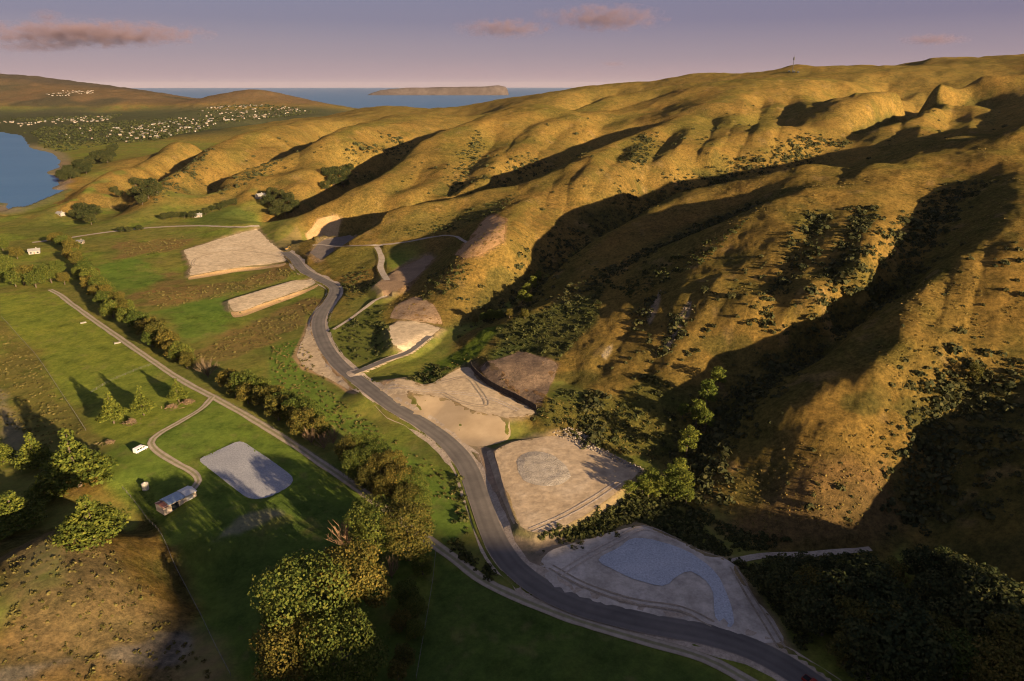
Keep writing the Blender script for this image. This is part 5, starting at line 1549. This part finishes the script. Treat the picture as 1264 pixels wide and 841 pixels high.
def farmhouse(u, v, L, W, h, rz, mw, mr, label, name='farmhouse'):
    p = hit(u, v)
    root = empty(name, p + (0, 0, -0.1), rz)
    x, y = L / 2, W / 2; rise = W * 0.28
    b = MB()
    for q in ([(-x, -y, -1), (x, -y, -1), (x, -y, h), (-x, -y, h)], [(x, y, -1), (-x, y, -1), (-x, y, h), (x, y, h)], [(x, -y, -1), (x, y, -1), (x, y, h), (x, 0, h + rise), (x, -y, h)], [(-x, y, -1), (-x, -y, -1), (-x, -y, h), (-x, 0, h + rise), (-x, y, h)]):
        b.face(q)
    b.build('wall', mw, root)
    r = MB(); e = 0.5; k = rise / y
    for s in (-1, 1):
        A = [(-x - e, s * (y + e), h - e * k + 0.08), (x + e, s * (y + e), h - e * k + 0.08), (x + e, 0, h + rise + 0.08), (-x - e, 0, h + rise + 0.08)]
        B = [(a, c, d + 0.18) for a, c, d in A]
        r.face(B if s < 0 else B[::-1]); r.face(A[::-1] if s < 0 else A)
        for i in range(4): r.face([A[i], A[(i + 1) % 4], B[(i + 1) % 4], B[i]])
    rf = r.build('roof', mr, root)
    c = MB(); c.box((x * 0.4, y * 0.3, h + rise + 0.3), (0.8, 0.8, 1.6)); c.build('chimney', mw, rf)
    for s in (-1, 1):
        for t in (-0.3, 0.3):
            wdw = MB(); wdw.box((t * L, s * (y + 0.02), 1.5), (1.5, 0.08, 1.2)); wdw.build('window', glass_d, root)
    d = MB(); d.box((0, -y - 0.02, 1.0), (1.0, 0.08, 2.0)); d.build('door', roof_b, root)
    tag(root, label, 'house')
    return root
farmhouse(43, 313, 9, 6, 3.0, 0.5, white_w, roof_w, 'white farmhouse among the trees at the left edge of the valley')
farmhouse(99, 301, 7, 4.5, 2.6, 0.2, cream_w, roof_g, 'small shed with a pale front at the far end of the tree row', 'farm_shed')
farmhouse(245, 268, 8, 5.5, 2.8, 0.3, white_w, roof_w, 'small white house in the tree line at the valley head')
farmhouse(322, 244, 11, 7, 3.4, 0.9, white_w, roof_w, 'pale farmhouse half hidden in the wood at the valley head')
farmhouse(75, 266, 9, 6, 3.0, -0.4, white_w, roof_w, 'white house beside the tree clump on the coastal flat')

# the shed by the drive: blue metal roof, white bay, rusty lean-to
def shed():
    A = PZ(200, 630, 19.2); B = PZ(236, 612, 19.2)
    c = (A + B) / 2; rz = math.atan2(B[1] - A[1], B[0] - A[0])
    c[2] = float(H(c[0], c[1]))
    root = empty('shed', c, rz)
    tin = plain('blue_grey_tin', (0.33, 0.42, 0.52), 0.4, 0.12, 1.5, 0.2)
    wtin = plain('white_tin', (0.68, 0.66, 0.62), 0.5, 0.1, 1.5)
    rust = plain('rusty_tin', (0.26, 0.115, 0.085), 0.7, 0.3, 1.5)
    wallm = plain('shed_wall', (0.52, 0.43, 0.34), 0.8, 0.2, 1.0)
    w = MB(); w.box((0, 0, 1.2), (12.4, 5.2, 3.2)); w.build('wall', wallm, root)
    rfs = [('roof', -1.2, 6.2, tin, 3.35), ('roof', 4.3, 4.4, wtin, 3.42), ('roof', -5.4, 2.0, rust, 3.0)]
    for nm, x, L, m_, z in rfs:
        r = MB()
        for s in (-1, 1):
            A_ = [(x - L / 2, s * 3.0, z - 0.45), (x + L / 2, s * 3.0, z - 0.45), (x + L / 2, 0, z + 0.2), (x - L / 2, 0, z + 0.2)]
            B_ = [(a, b, d + 0.1) for a, b, d in A_]
            r.face(B_ if s < 0 else B_[::-1]); r.face(A_[::-1] if s < 0 else A_)
            for i in range(4): r.face([A_[i], A_[(i + 1) % 4], B_[(i + 1) % 4], B_[i]])
            n_ = int(L / 0.6)
            for i in range(n_ + 1):
                xx = x - L / 2 + 0.05 + i * (L - 0.1) / n_
                r.face([(xx - 0.04, s * 3.0, z - 0.30), (xx + 0.04, s * 3.0, z - 0.30), (xx + 0.04, 0, z + 0.35), (xx - 0.04, 0, z + 0.35)])
        ob = r.build(nm, m_, root)
        if m_ is rust: ob['label'] = 'rusty brown end bay of the roof'
        if m_ is wtin: ob['label'] = 'white end bay of the roof'
    for x in (-2.0, 3.6):
        d = MB(); d.box((x, -2.63, 1.2), (2.6, 0.1, 2.4)); d.build('door', glass_d if x < 0 else wtin, root)
    tag(root, 'small farm shed with blue, white and rusty roof bays at the driveway end', 'shed')
shed()

def van():
    p = hit(174, 557)
    d = hit(181, 553) - hit(168, 560)
    root = empty('van', p, math.atan2(d[1], d[0]))
    wh = plain('white_paint', (0.80, 0.80, 0.80), 0.35, 0.03)
    tyre = plain('tyre_rubber', (0.02, 0.02, 0.02), 0.8, 0.1)
    prof = [(-2.7, 0.45), (-2.75, 1.2), (-2.7, 2.2), (-2.5, 2.35), (0.9, 2.35), (1.3, 2.2), (2.0, 1.35), (2.65, 1.15), (2.75, 0.8), (2.7, 0.45)]
    b = MB(); n_ = len(prof); hw = 0.98
    L_ = [(x, -hw * (1 if z < 1.4 else 0.92), z) for x, z in prof]; R_ = [(x, hw * (1 if z < 1.4 else 0.92), z) for x, z in prof]
    b.face(L_); b.face(R_[::-1])
    for i in range(n_): b.face([L_[i], R_[i], R_[(i + 1) % n_], L_[(i + 1) % n_]])
    b.build('body', wh, root)
    w = MB(); w.face([(1.36, -0.82, 2.14), (1.36, 0.82, 2.14), (2.0, 0.88, 1.42), (2.0, -0.88, 1.42)][::-1]); w.build('windscreen', glass_d, root, loc=(0.03, 0, 0.03))
    for s in (-1, 1):
        for x0, x1 in ((-2.2, -1.1), (-0.9, 0.2), (0.4, 1.3)):
            w = MB(); w.box(((x0 + x1) / 2, s * 0.945, 1.75), (x1 - x0, 0.05, 0.55)); w.build('window', glass_d, root)
        h_ = MB(); h_.box((2.72, s * 0.7, 0.85), (0.08, 0.32, 0.2)); h_.build('headlight', plain('lamp_glass', (0.7, 0.7, 0.68), 0.2, 0.05), root)
        for x in (-1.75, 1.75):
            t = MB(); t.tube((x, s * 0.78, 0.36), (x, s * 1.0, 0.36), 0.36, 0.36, 14); tw = t.build('wheel', tyre, root)
            t = MB(); t.tube((x, s * 0.99, 0.36), (x, s * 1.02, 0.36), 0.2, 0.2, 10); t.build('rim', wh, tw)
    tag(root, 'white van parked on the grass where the driveway bends', 'van')
van()

def tank():
    p = hit(180, 604)
    root = empty('water_tank', p)
    m_ = plain('pale_tank', (0.45, 0.42, 0.36), 0.6, 0.08)
    b = MB(); b.tube((0, 0, -0.1), (0, 0, 2.5), 1.2, 1.2, 18); b.build('tank_body', m_, root)
    b = MB(); b.tube((0, 0, 2.5), (0, 0, 2.9), 1.25, 0.3, 18); tp = b.build('tank_top', m_, root)
    b = MB(); b.tube((0, 0, 2.9), (0, 0, 3.05), 0.3, 0.3, 10); b.build('hatch', m_, tp)
    tag(root, 'small pale round water tank standing on the grass near the shed', 'tank')
tank()

def trough(u, v, label):
    p = hit(u, v)
    root = empty('water_trough', p, 0.6)
    m_ = plain('trough_concrete', (0.22, 0.21, 0.18), 0.8, 0.1)
    b = MB()
    for s in (-1, 1):
        b.box((0, s * 0.65, 0.3), (3.4, 0.15, 0.7)); b.box((s * 1.63, 0, 0.3), (0.15, 1.15, 0.7))
    b.box((0, 0, 0.03), (3.1, 1.15, 0.1)); b.build('trough_shell', m_, root)
    b = MB(); b.box((0, 0, 0.45), (3.1, 1.15, 0.02)); b.build('water_surface', glass_d, root)
    tag(root, label, 'trough')
trough(103, 399, 'small pale trough in the open paddock left of the farm track')
trough(145, 424, 'small pale trough lying against the farm track')

# the mast on the skyline with its equipment huts
def mast():
    p = hit(978, 89)
    root = empty('radio_mast', p)
    st = plain('galvanised_steel', (0.045, 0.045, 0.05), 0.5, 0.1)
    b = MB(); b.tube((0, 0, -1), (0, 0, 18), 0.7, 0.55, 8); b.tube((0, 0, 18), (0, 0, 31), 0.5, 0.35, 8); b.build('pole', st, root)
    b = MB(); b.tube((0, 0, 23.5), (0, 0, 29.5), 1.6, 1.6, 10); b.build('antenna_drum', st, root)
    b = MB(); b.tube((0, 0, 31), (0, 0, 36), 0.15, 0.1, 6); b.build('whip_antenna', st, root)
    tag(root, 'thin dark radio mast standing on the skyline of the right hills', 'mast')
    for u, v, s, lab in ((974, 87, 3.6, 'dark equipment hut left of the skyline mast'), (980, 87.5, 4.2, 'dark equipment hut at the foot of the skyline mast'), (985, 88, 3.6, 'dark equipment hut right of the skyline mast')):
        q = hit(u, v + 2)
        r = empty('equipment_hut', q)
        b = MB(); b.box((0, 0, s * 0.3), (s, s * 0.8, s * 0.9)); b.build('wall', plain('hut_wall', (0.035, 0.035, 0.032), 0.8, 0.1), r)
        b = MB(); b.box((0, 0, s * 0.80), (s * 1.15, s * 0.95, s * 0.1)); b.build('roof', roof_g, r)
        tag(r, lab, 'hut')
mast()

# red vehicle at the end of the road, cut off by the bottom edge
def red_ute():
    p = hit(1003, 847)
    d = hit(1010, 846) - hit(985, 828)
    root = empty('pickup_truck', p, math.atan2(d[1], d[0]))
    red = plain('red_paint', (0.24, 0.03, 0.018), 0.5, 0.05)
    tyre = MATS['tyre_rubber']
    prof = [(-2.6, 0.5), (-2.6, 1.15), (-0.7, 1.15), (-0.6, 1.75), (0.7, 1.75), (1.3, 1.15), (2.5, 1.0), (2.6, 0.5)]
    b = MB(); n_ = len(prof)
    L_ = [(x, -0.9 * (1 if z < 1.4 else 0.88), z) for x, z in prof]; R_ = [(x, 0.9 * (1 if z < 1.4 else 0.88), z) for x, z in prof]
    b.face(L_); b.face(R_[::-1])
    for i in range(n_): b.face([L_[i], R_[i], R_[(i + 1) % n_], L_[(i + 1) % n_]])
    b.build('body', red, root)
    b = MB(); b.face([(0.76, -0.72, 1.70), (1.28, -0.8, 1.2), (1.28, 0.8, 1.2), (0.76, 0.72, 1.70)]); b.build('windscreen', glass_d, root, loc=(0.03, 0, 0.02))
    b = MB(); b.box((-1.65, 0, 1.17), (1.7, 1.5, 0.06)); b.build('cargo_bed', tyre, root)
    for s in (-1, 1):
        b = MB(); b.box((0.1, s * 0.83, 1.48), (1.1, 0.05, 0.36)); b.build('window', glass_d, root)
        b = MB(); b.box((2.58, s * 0.65, 0.8), (0.08, 0.3, 0.18)); b.build('headlight', MATS['lamp_glass'], root)
        for x in (-1.6, 1.65):
            t = MB(); t.tube((x, s * 0.72, 0.36), (x, s * 0.93, 0.36), 0.36, 0.36, 14); tw = t.build('wheel', tyre, root)
            t = MB(); t.tube((x, s * 0.92, 0.36), (x, s * 0.95, 0.36), 0.2, 0.2, 10); t.build('rim', roof_g, tw)
    tag(root, 'red pickup truck beside the road end at the bottom edge', 'truck')
red_ute()

# small digger parked on the bank at the road end
def digger():
    p = hit(354, 309)
    root = empty('excavator', p, 0.7)
    dk = plain('digger_paint', (0.20, 0.12, 0.035), 0.5, 0.1); bk = plain('digger_black', (0.03, 0.03, 0.03), 0.7, 0.1)
    for s in (-1, 1):
        b = MB(); b.box((0, s * 1.0, 0.45), (3.2, 0.5, 0.9), taper=0.85); b.build('crawler_track', bk, root)
    b = MB(); b.box((-0.3, 0, 1.5), (2.6, 2.3, 1.0), taper=0.92); b.build('body', dk, root)
    b = MB(); b.box((0.3, 0.6, 2.5), (1.3, 0.95, 1.1), taper=0.9); b.build('cab', glass_d, root)
    b = MB(); b.tube((0.9, -0.3, 1.7), (2.8, -0.3, 3.7), 0.25, 0.2, 6); b.tube((2.8, -0.3, 3.7), (4.2, -0.3, 1.8), 0.2, 0.15, 6); am = b.build('boom', dk, root)
    b = MB(); b.box((4.2, -0.3, 1.4), (0.7, 0.9, 0.8), taper=0.7); b.build('bucket', bk, am)
    tag(root, 'small dark digger standing where the asphalt ends by the far platform', 'excavator')
digger()

# retaining wall behind the large platform; its extra height stands in for its shadow
def retaining_wall():
    W = np.array([hit(u, v) for u, v in [(581, 451), (584, 459), (597, 471), (617, 483), (640, 494), (662, 507)]])
    C = catmull(W, 2.0)
    root = empty('retaining_wall', C[0])
    tim = earth('dark_timber', (0.035, 0.030, 0.027), (0.075, 0.062, 0.052), scale=0.5, fine=2.0, bmp=0.4, bd=0.1)
    T = np.gradient(C[:, :2], axis=0); T /= np.linalg.norm(T, axis=1)[:, None]
    z0 = 25.3
    b = MB()
    for i in range(len(C) - 1):
        a, c = C[i, :2] - C[0, :2], C[i + 1, :2] - C[0, :2]
        n = np.array((-T[i, 1], T[i, 0])) * 0.12
        for k in range(8):
            zz = z0 + 0.42 * k - C[0, 2]; o_ = 0.02 * (k % 2)
            P4 = [(*(a + n * (1 + o_)), zz), (*(c + n * (1 + o_)), zz), (*(c - n), zz), (*(a - n), zz)]
            Q4 = [(x, y, z + 0.39) for x, y, z in P4]
            b.face(P4[::-1]); b.face(Q4)
            for j in range(4): b.face([P4[j], P4[(j + 1) % 4], Q4[(j + 1) % 4], Q4[j]])
    bd = b.build('boards', tim, root); bd['kind'] = 'stuff'
    for i in range(0, len(C), 2):
        p = MB(); q = C[i, :2] - C[0, :2]
        p.tube((q[0], q[1], z0 - 0.6 - C[0, 2]), (q[0], q[1], z0 + 3.6 - C[0, 2]), 0.17, 0.16, 7)
        p.build('post', tim, root)
    tag(root, 'dark curved timber retaining wall at the back of the large platform', 'wall')
retaining_wall()

# fences
def fence(pts, label, gap=4.0, h=1.25):
    C = catmull(np.array([hit(u, v) for u, v in pts]), gap)
    C[:, 2] = H(C[:, 0], C[:, 1])
    root = empty('fence', C[0])
    wood = plain('fence_wood', (0.13, 0.115, 0.09), 0.9, 0.25, 2.0)
    wire = plain('fence_wire', (0.22, 0.22, 0.22), 0.5, 0.1)
    Q = C - C[0]
    pm = MB()
    for q in Q: pm.tube((q[0], q[1], q[2] - 0.3), (q[0], q[1], q[2] + h), 0.07, 0.06, 5)
    o = pm.build('posts', wood, root); o['kind'] = 'stuff'
    for k in range(4):
        wm = MB(); z = h * (0.25 + 0.23 * k)
        for a, c in zip(Q[:-1], Q[1:]): wm.tube((a[0], a[1], a[2] + z), (c[0], c[1], c[2] + z), 0.012, 0.012, 3)
        wm.build('wire', wire, root)
    tag(root, label, 'fence')
fence([(2, 392), (20, 412), (45, 440), (72, 480), (92, 510), (106, 532)], 'post and wire fence along the left edge of the bright paddock')
fence([(112, 486), (135, 472), (165, 459), (192, 449)], 'wire fence crossing the paddock from the shadows to the farm track')
fence([(152, 604), (172, 628), (196, 656), (212, 690), (232, 730), (262, 790), (285, 835)], 'long wire fence between the tan hill and the dark green field')
fence([(268, 490), (310, 513), (355, 541), (400, 570), (430, 592)], 'wire fence between the farm track and the creek-side row')
fence([(538, 682), (534, 720), (524, 780), (514, 838)], 'wire fence along the left side of the dark bottom field')

# brush heaps beside the conifers
def brush(u, v, s, label):
    p = hit(u, v)
    root = empty('brush_heap', p)
    rg_ = np.random.default_rng(int(u)); b = MB()
    for k in range(90):
        a = rg_.uniform(0, 6.28); r = abs(rg_.normal()) * 1.6
        q = np.array((r * math.cos(a), r * math.sin(a) * 0.7, max(0.1, 1.5 - 0.55 * r) * rg_.uniform(0.2, 1)))
        d = rg_.normal(size=3) * (1, 1, 0.4); d /= np.linalg.norm(d)
        b.tube(q - d * 0.9, q + d * 0.9, 0.10, 0.05, 4)
    b.build('branches', L_twig, root)['kind'] = 'stuff'
    b = MB(); b.tube((-1.4, -0.6, 0.3), (1.3, 0.4, 0.5), 0.28, 0.22, 7); b.build('log', BARK, root)
    root.scale = (s, s, s)
    tag(root, label, 'brush heap')
brush(163, 522, 1.3, 'brown heap of cut branches right of the leftmost paddock conifer')
brush(212, 503, 1.2, 'brown heap of cut branches left of the small paddock conifer')
brush(232, 497, 1.3, 'brown heap of cut branches right of the small paddock conifer')
brush(136, 547, 1.0, 'brown heap of cut branches below the paddock corner gate')

# rocks along the back of the rubble platform and on the slips
rr = np.random.default_rng(88)
def rocks(name, XY, smin, smax, m, label):
    bm = bmesh.new(); bmesh.ops.create_icosphere(bm, subdivisions=1, radius=1.0)
    tv = np.array([v.co for v in bm.verts]); tf = np.array([[v.index for v in f.verts] for f in bm.faces]); bm.free()
    z = H(XY[:, 0], XY[:, 1]); V_, F_ = [], []
    for i, (x, y) in enumerate(XY):
        s = rr.uniform(smin, smax) * np.array((1, rr.uniform(0.6, 1), rr.uniform(0.5, 0.8)))
        q = tv * (1 + rr.uniform(-0.28, 0.28, (len(tv), 1))) * s
        a = rr.uniform(0, 6.28); c, s_ = math.cos(a), math.sin(a)
        V_.append(np.column_stack([q[:, 0] * c - q[:, 1] * s_ + x, q[:, 0] * s_ + q[:, 1] * c + y, q[:, 2] + z[i] + 0.1])); F_.append(tf + i * len(tv))
    o = obj(name, mesh_np(name, np.vstack(V_), np.vstack(F_), m)); tag(o, label, kind='stuff')
rock_m = earth('pale_rock', (0.17, 0.145, 0.12), (0.27, 0.23, 0.19), scale=0.5, fine=1.5, bmp=0.3, bd=0.2)
rocks('rock_bank', np.vstack([in_zone([(682, 534), (702, 527), (722, 534), (735, 548), (795, 578), (790, 586), (735, 558)], 420, rr)]), 0.2, 0.65, rock_m, 'pale broken rock tipped along the back of the rubble platform')
rocks('slip_rock', np.vstack([along([(800, 395), (808, 372), (816, 358)], 50, 0.8, rr), along([(820, 436), (834, 405), (850, 375)], 80, 1.2, rr), along([(744, 440), (752, 430)], 14, 0.5, rr)]), 0.15, 0.45, rock_m, 'pale rock showing in the slips on the hill face')

# ------------------------------------------------------------------ clouds
def cloud(u, v, hw, hh, label, dist=14000, dens=0.0035, seed=0.0, depth=0.6, scale=2.3):
    c = PR(u, v, dist); k = dist / (CP + SP * (420.5 - v) / FPX) / FPX
    m_ = bpy.data.materials.new('cloud_vapour'); m_.use_nodes = True; nt = m_.node_tree
    nt.nodes.remove(nt.nodes['Principled BSDF'])
    pv = node(nt, 'ShaderNodeVolumePrincipled'); pv.inputs['Color'].default_value = (0.40, 0.30, 0.37, 1); pv.inputs['Anisotropy'].default_value = 0.0
    tc = node(nt, 'ShaderNodeTexCoord')
    ln = node(nt, 'ShaderNodeVectorMath', operation='LENGTH'); nt.links.new(tc.outputs['Object'], ln.inputs[0])
    mp = node(nt, 'ShaderNodeMapping'); mp.inputs['Location'].default_value = (seed, seed * 0.7, 0); mp.inputs['Scale'].default_value = (scale * max(1.5, hw / hh * 0.45), scale * 1.5, scale * 0.9)
    nt.links.new(tc.outputs['Object'], mp.inputs['Vector'])
    nz = node(nt, 'ShaderNodeTexNoise'); nz.inputs['Scale'].default_value = 1.0; nz.inputs['Detail'].default_value = 7; nz.inputs['Roughness'].default_value = 0.66
    nt.links.new(mp.outputs[0], nz.inputs['Vector'])
    a = node(nt, 'ShaderNodeMath', operation='MULTIPLY_ADD'); a.inputs[1].default_value = 3.4; a.inputs[2].default_value = -1.25
    nt.links.new(nz.outputs['Fac'], a.inputs[0])
    b = node(nt, 'ShaderNodeMath', operation='SUBTRACT'); nt.links.new(a.outputs[0], b.inputs[0]); nt.links.new(ln.outputs['Value'], b.inputs[1])
    e = node(nt, 'ShaderNodeMath', operation='ADD', use_clamp=True); e.inputs[1].default_value = 0.35; nt.links.new(b.outputs[0], e.inputs[0])
    f = node(nt, 'ShaderNodeMath', operation='MULTIPLY'); f.inputs[1].default_value = dens; nt.links.new(e.outputs[0], f.inputs[0])
    nt.links.new(f.outputs[0], pv.inputs['Density'])
    nt.links.new(pv.outputs[0], nt.nodes['Material Output'].inputs['Volume'])
    bm = bmesh.new(); bmesh.ops.create_icosphere(bm, subdivisions=4, radius=1.0)
    me_ = bpy.data.meshes.new('cloud'); bm.to_mesh(me_); bm.free(); me_.materials.append(m_)
    o = obj('cloud', me_, None, c); o.scale = (hw * k * 1.25, hw * k * depth, hh * k * 1.6)
    tag(o, label, 'cloud')
    return o
cloud(108, 42, 128, 11, 'long pink-grey cloud at the upper left of the sky', seed=1.3)
cloud(58, 20, 20, 6, 'small mauve cloud above the long cloud at the left', seed=4.1)
cloud(44, 58, 58, 5, 'thin streak of cloud under the long cloud at the left', seed=7.7, dens=0.002)
cloud(622, 35, 54, 8, 'ragged mauve cloud above the island', seed=2.9)
cloud(748, 22, 66, 11, 'wide mauve cloud right of the ragged one', seed=5.4)
cloud(672, 17, 16, 5, 'tiny cloud wisp between the ragged and the wide cloud', seed=3.3, dens=0.002)
cloud(1153, 49, 38, 5, 'thin dark cloud streak at the upper right of the sky', seed=9.2)
cloud(757, 79, 16, 2.6, 'tiny flat cloud just above the far cloud bank', seed=6.1)
cloud(740, 92, 230, 11, 'faint far cloud bank lying along the sea horizon', dist=46500, dens=0.00010, seed=8.0, depth=0.06, scale=0.5)

# ------------------------------------------------------------------ evening haze
hz = bpy.data.materials.new('evening_haze'); hz.use_nodes = True
hz.node_tree.nodes.remove(hz.node_tree.nodes['Principled BSDF'])
pv = hz.node_tree.nodes.new('ShaderNodeVolumePrincipled')
pv.inputs['Color'].default_value = (0.80, 0.78, 0.88, 1)
pv.inputs['Density'].default_value = 6.0e-6
pv.inputs['Anisotropy'].default_value = 0.0
hz.node_tree.links.new(pv.outputs[0], hz.node_tree.nodes['Material Output'].inputs['Volume'])
hb = MB(); hb.box((0, 0, 137.5), (91000, 91000, 305))
haze = hb.build('haze', hz)
tag(haze, 'thin evening haze over the hills and the sea', kind='stuff')
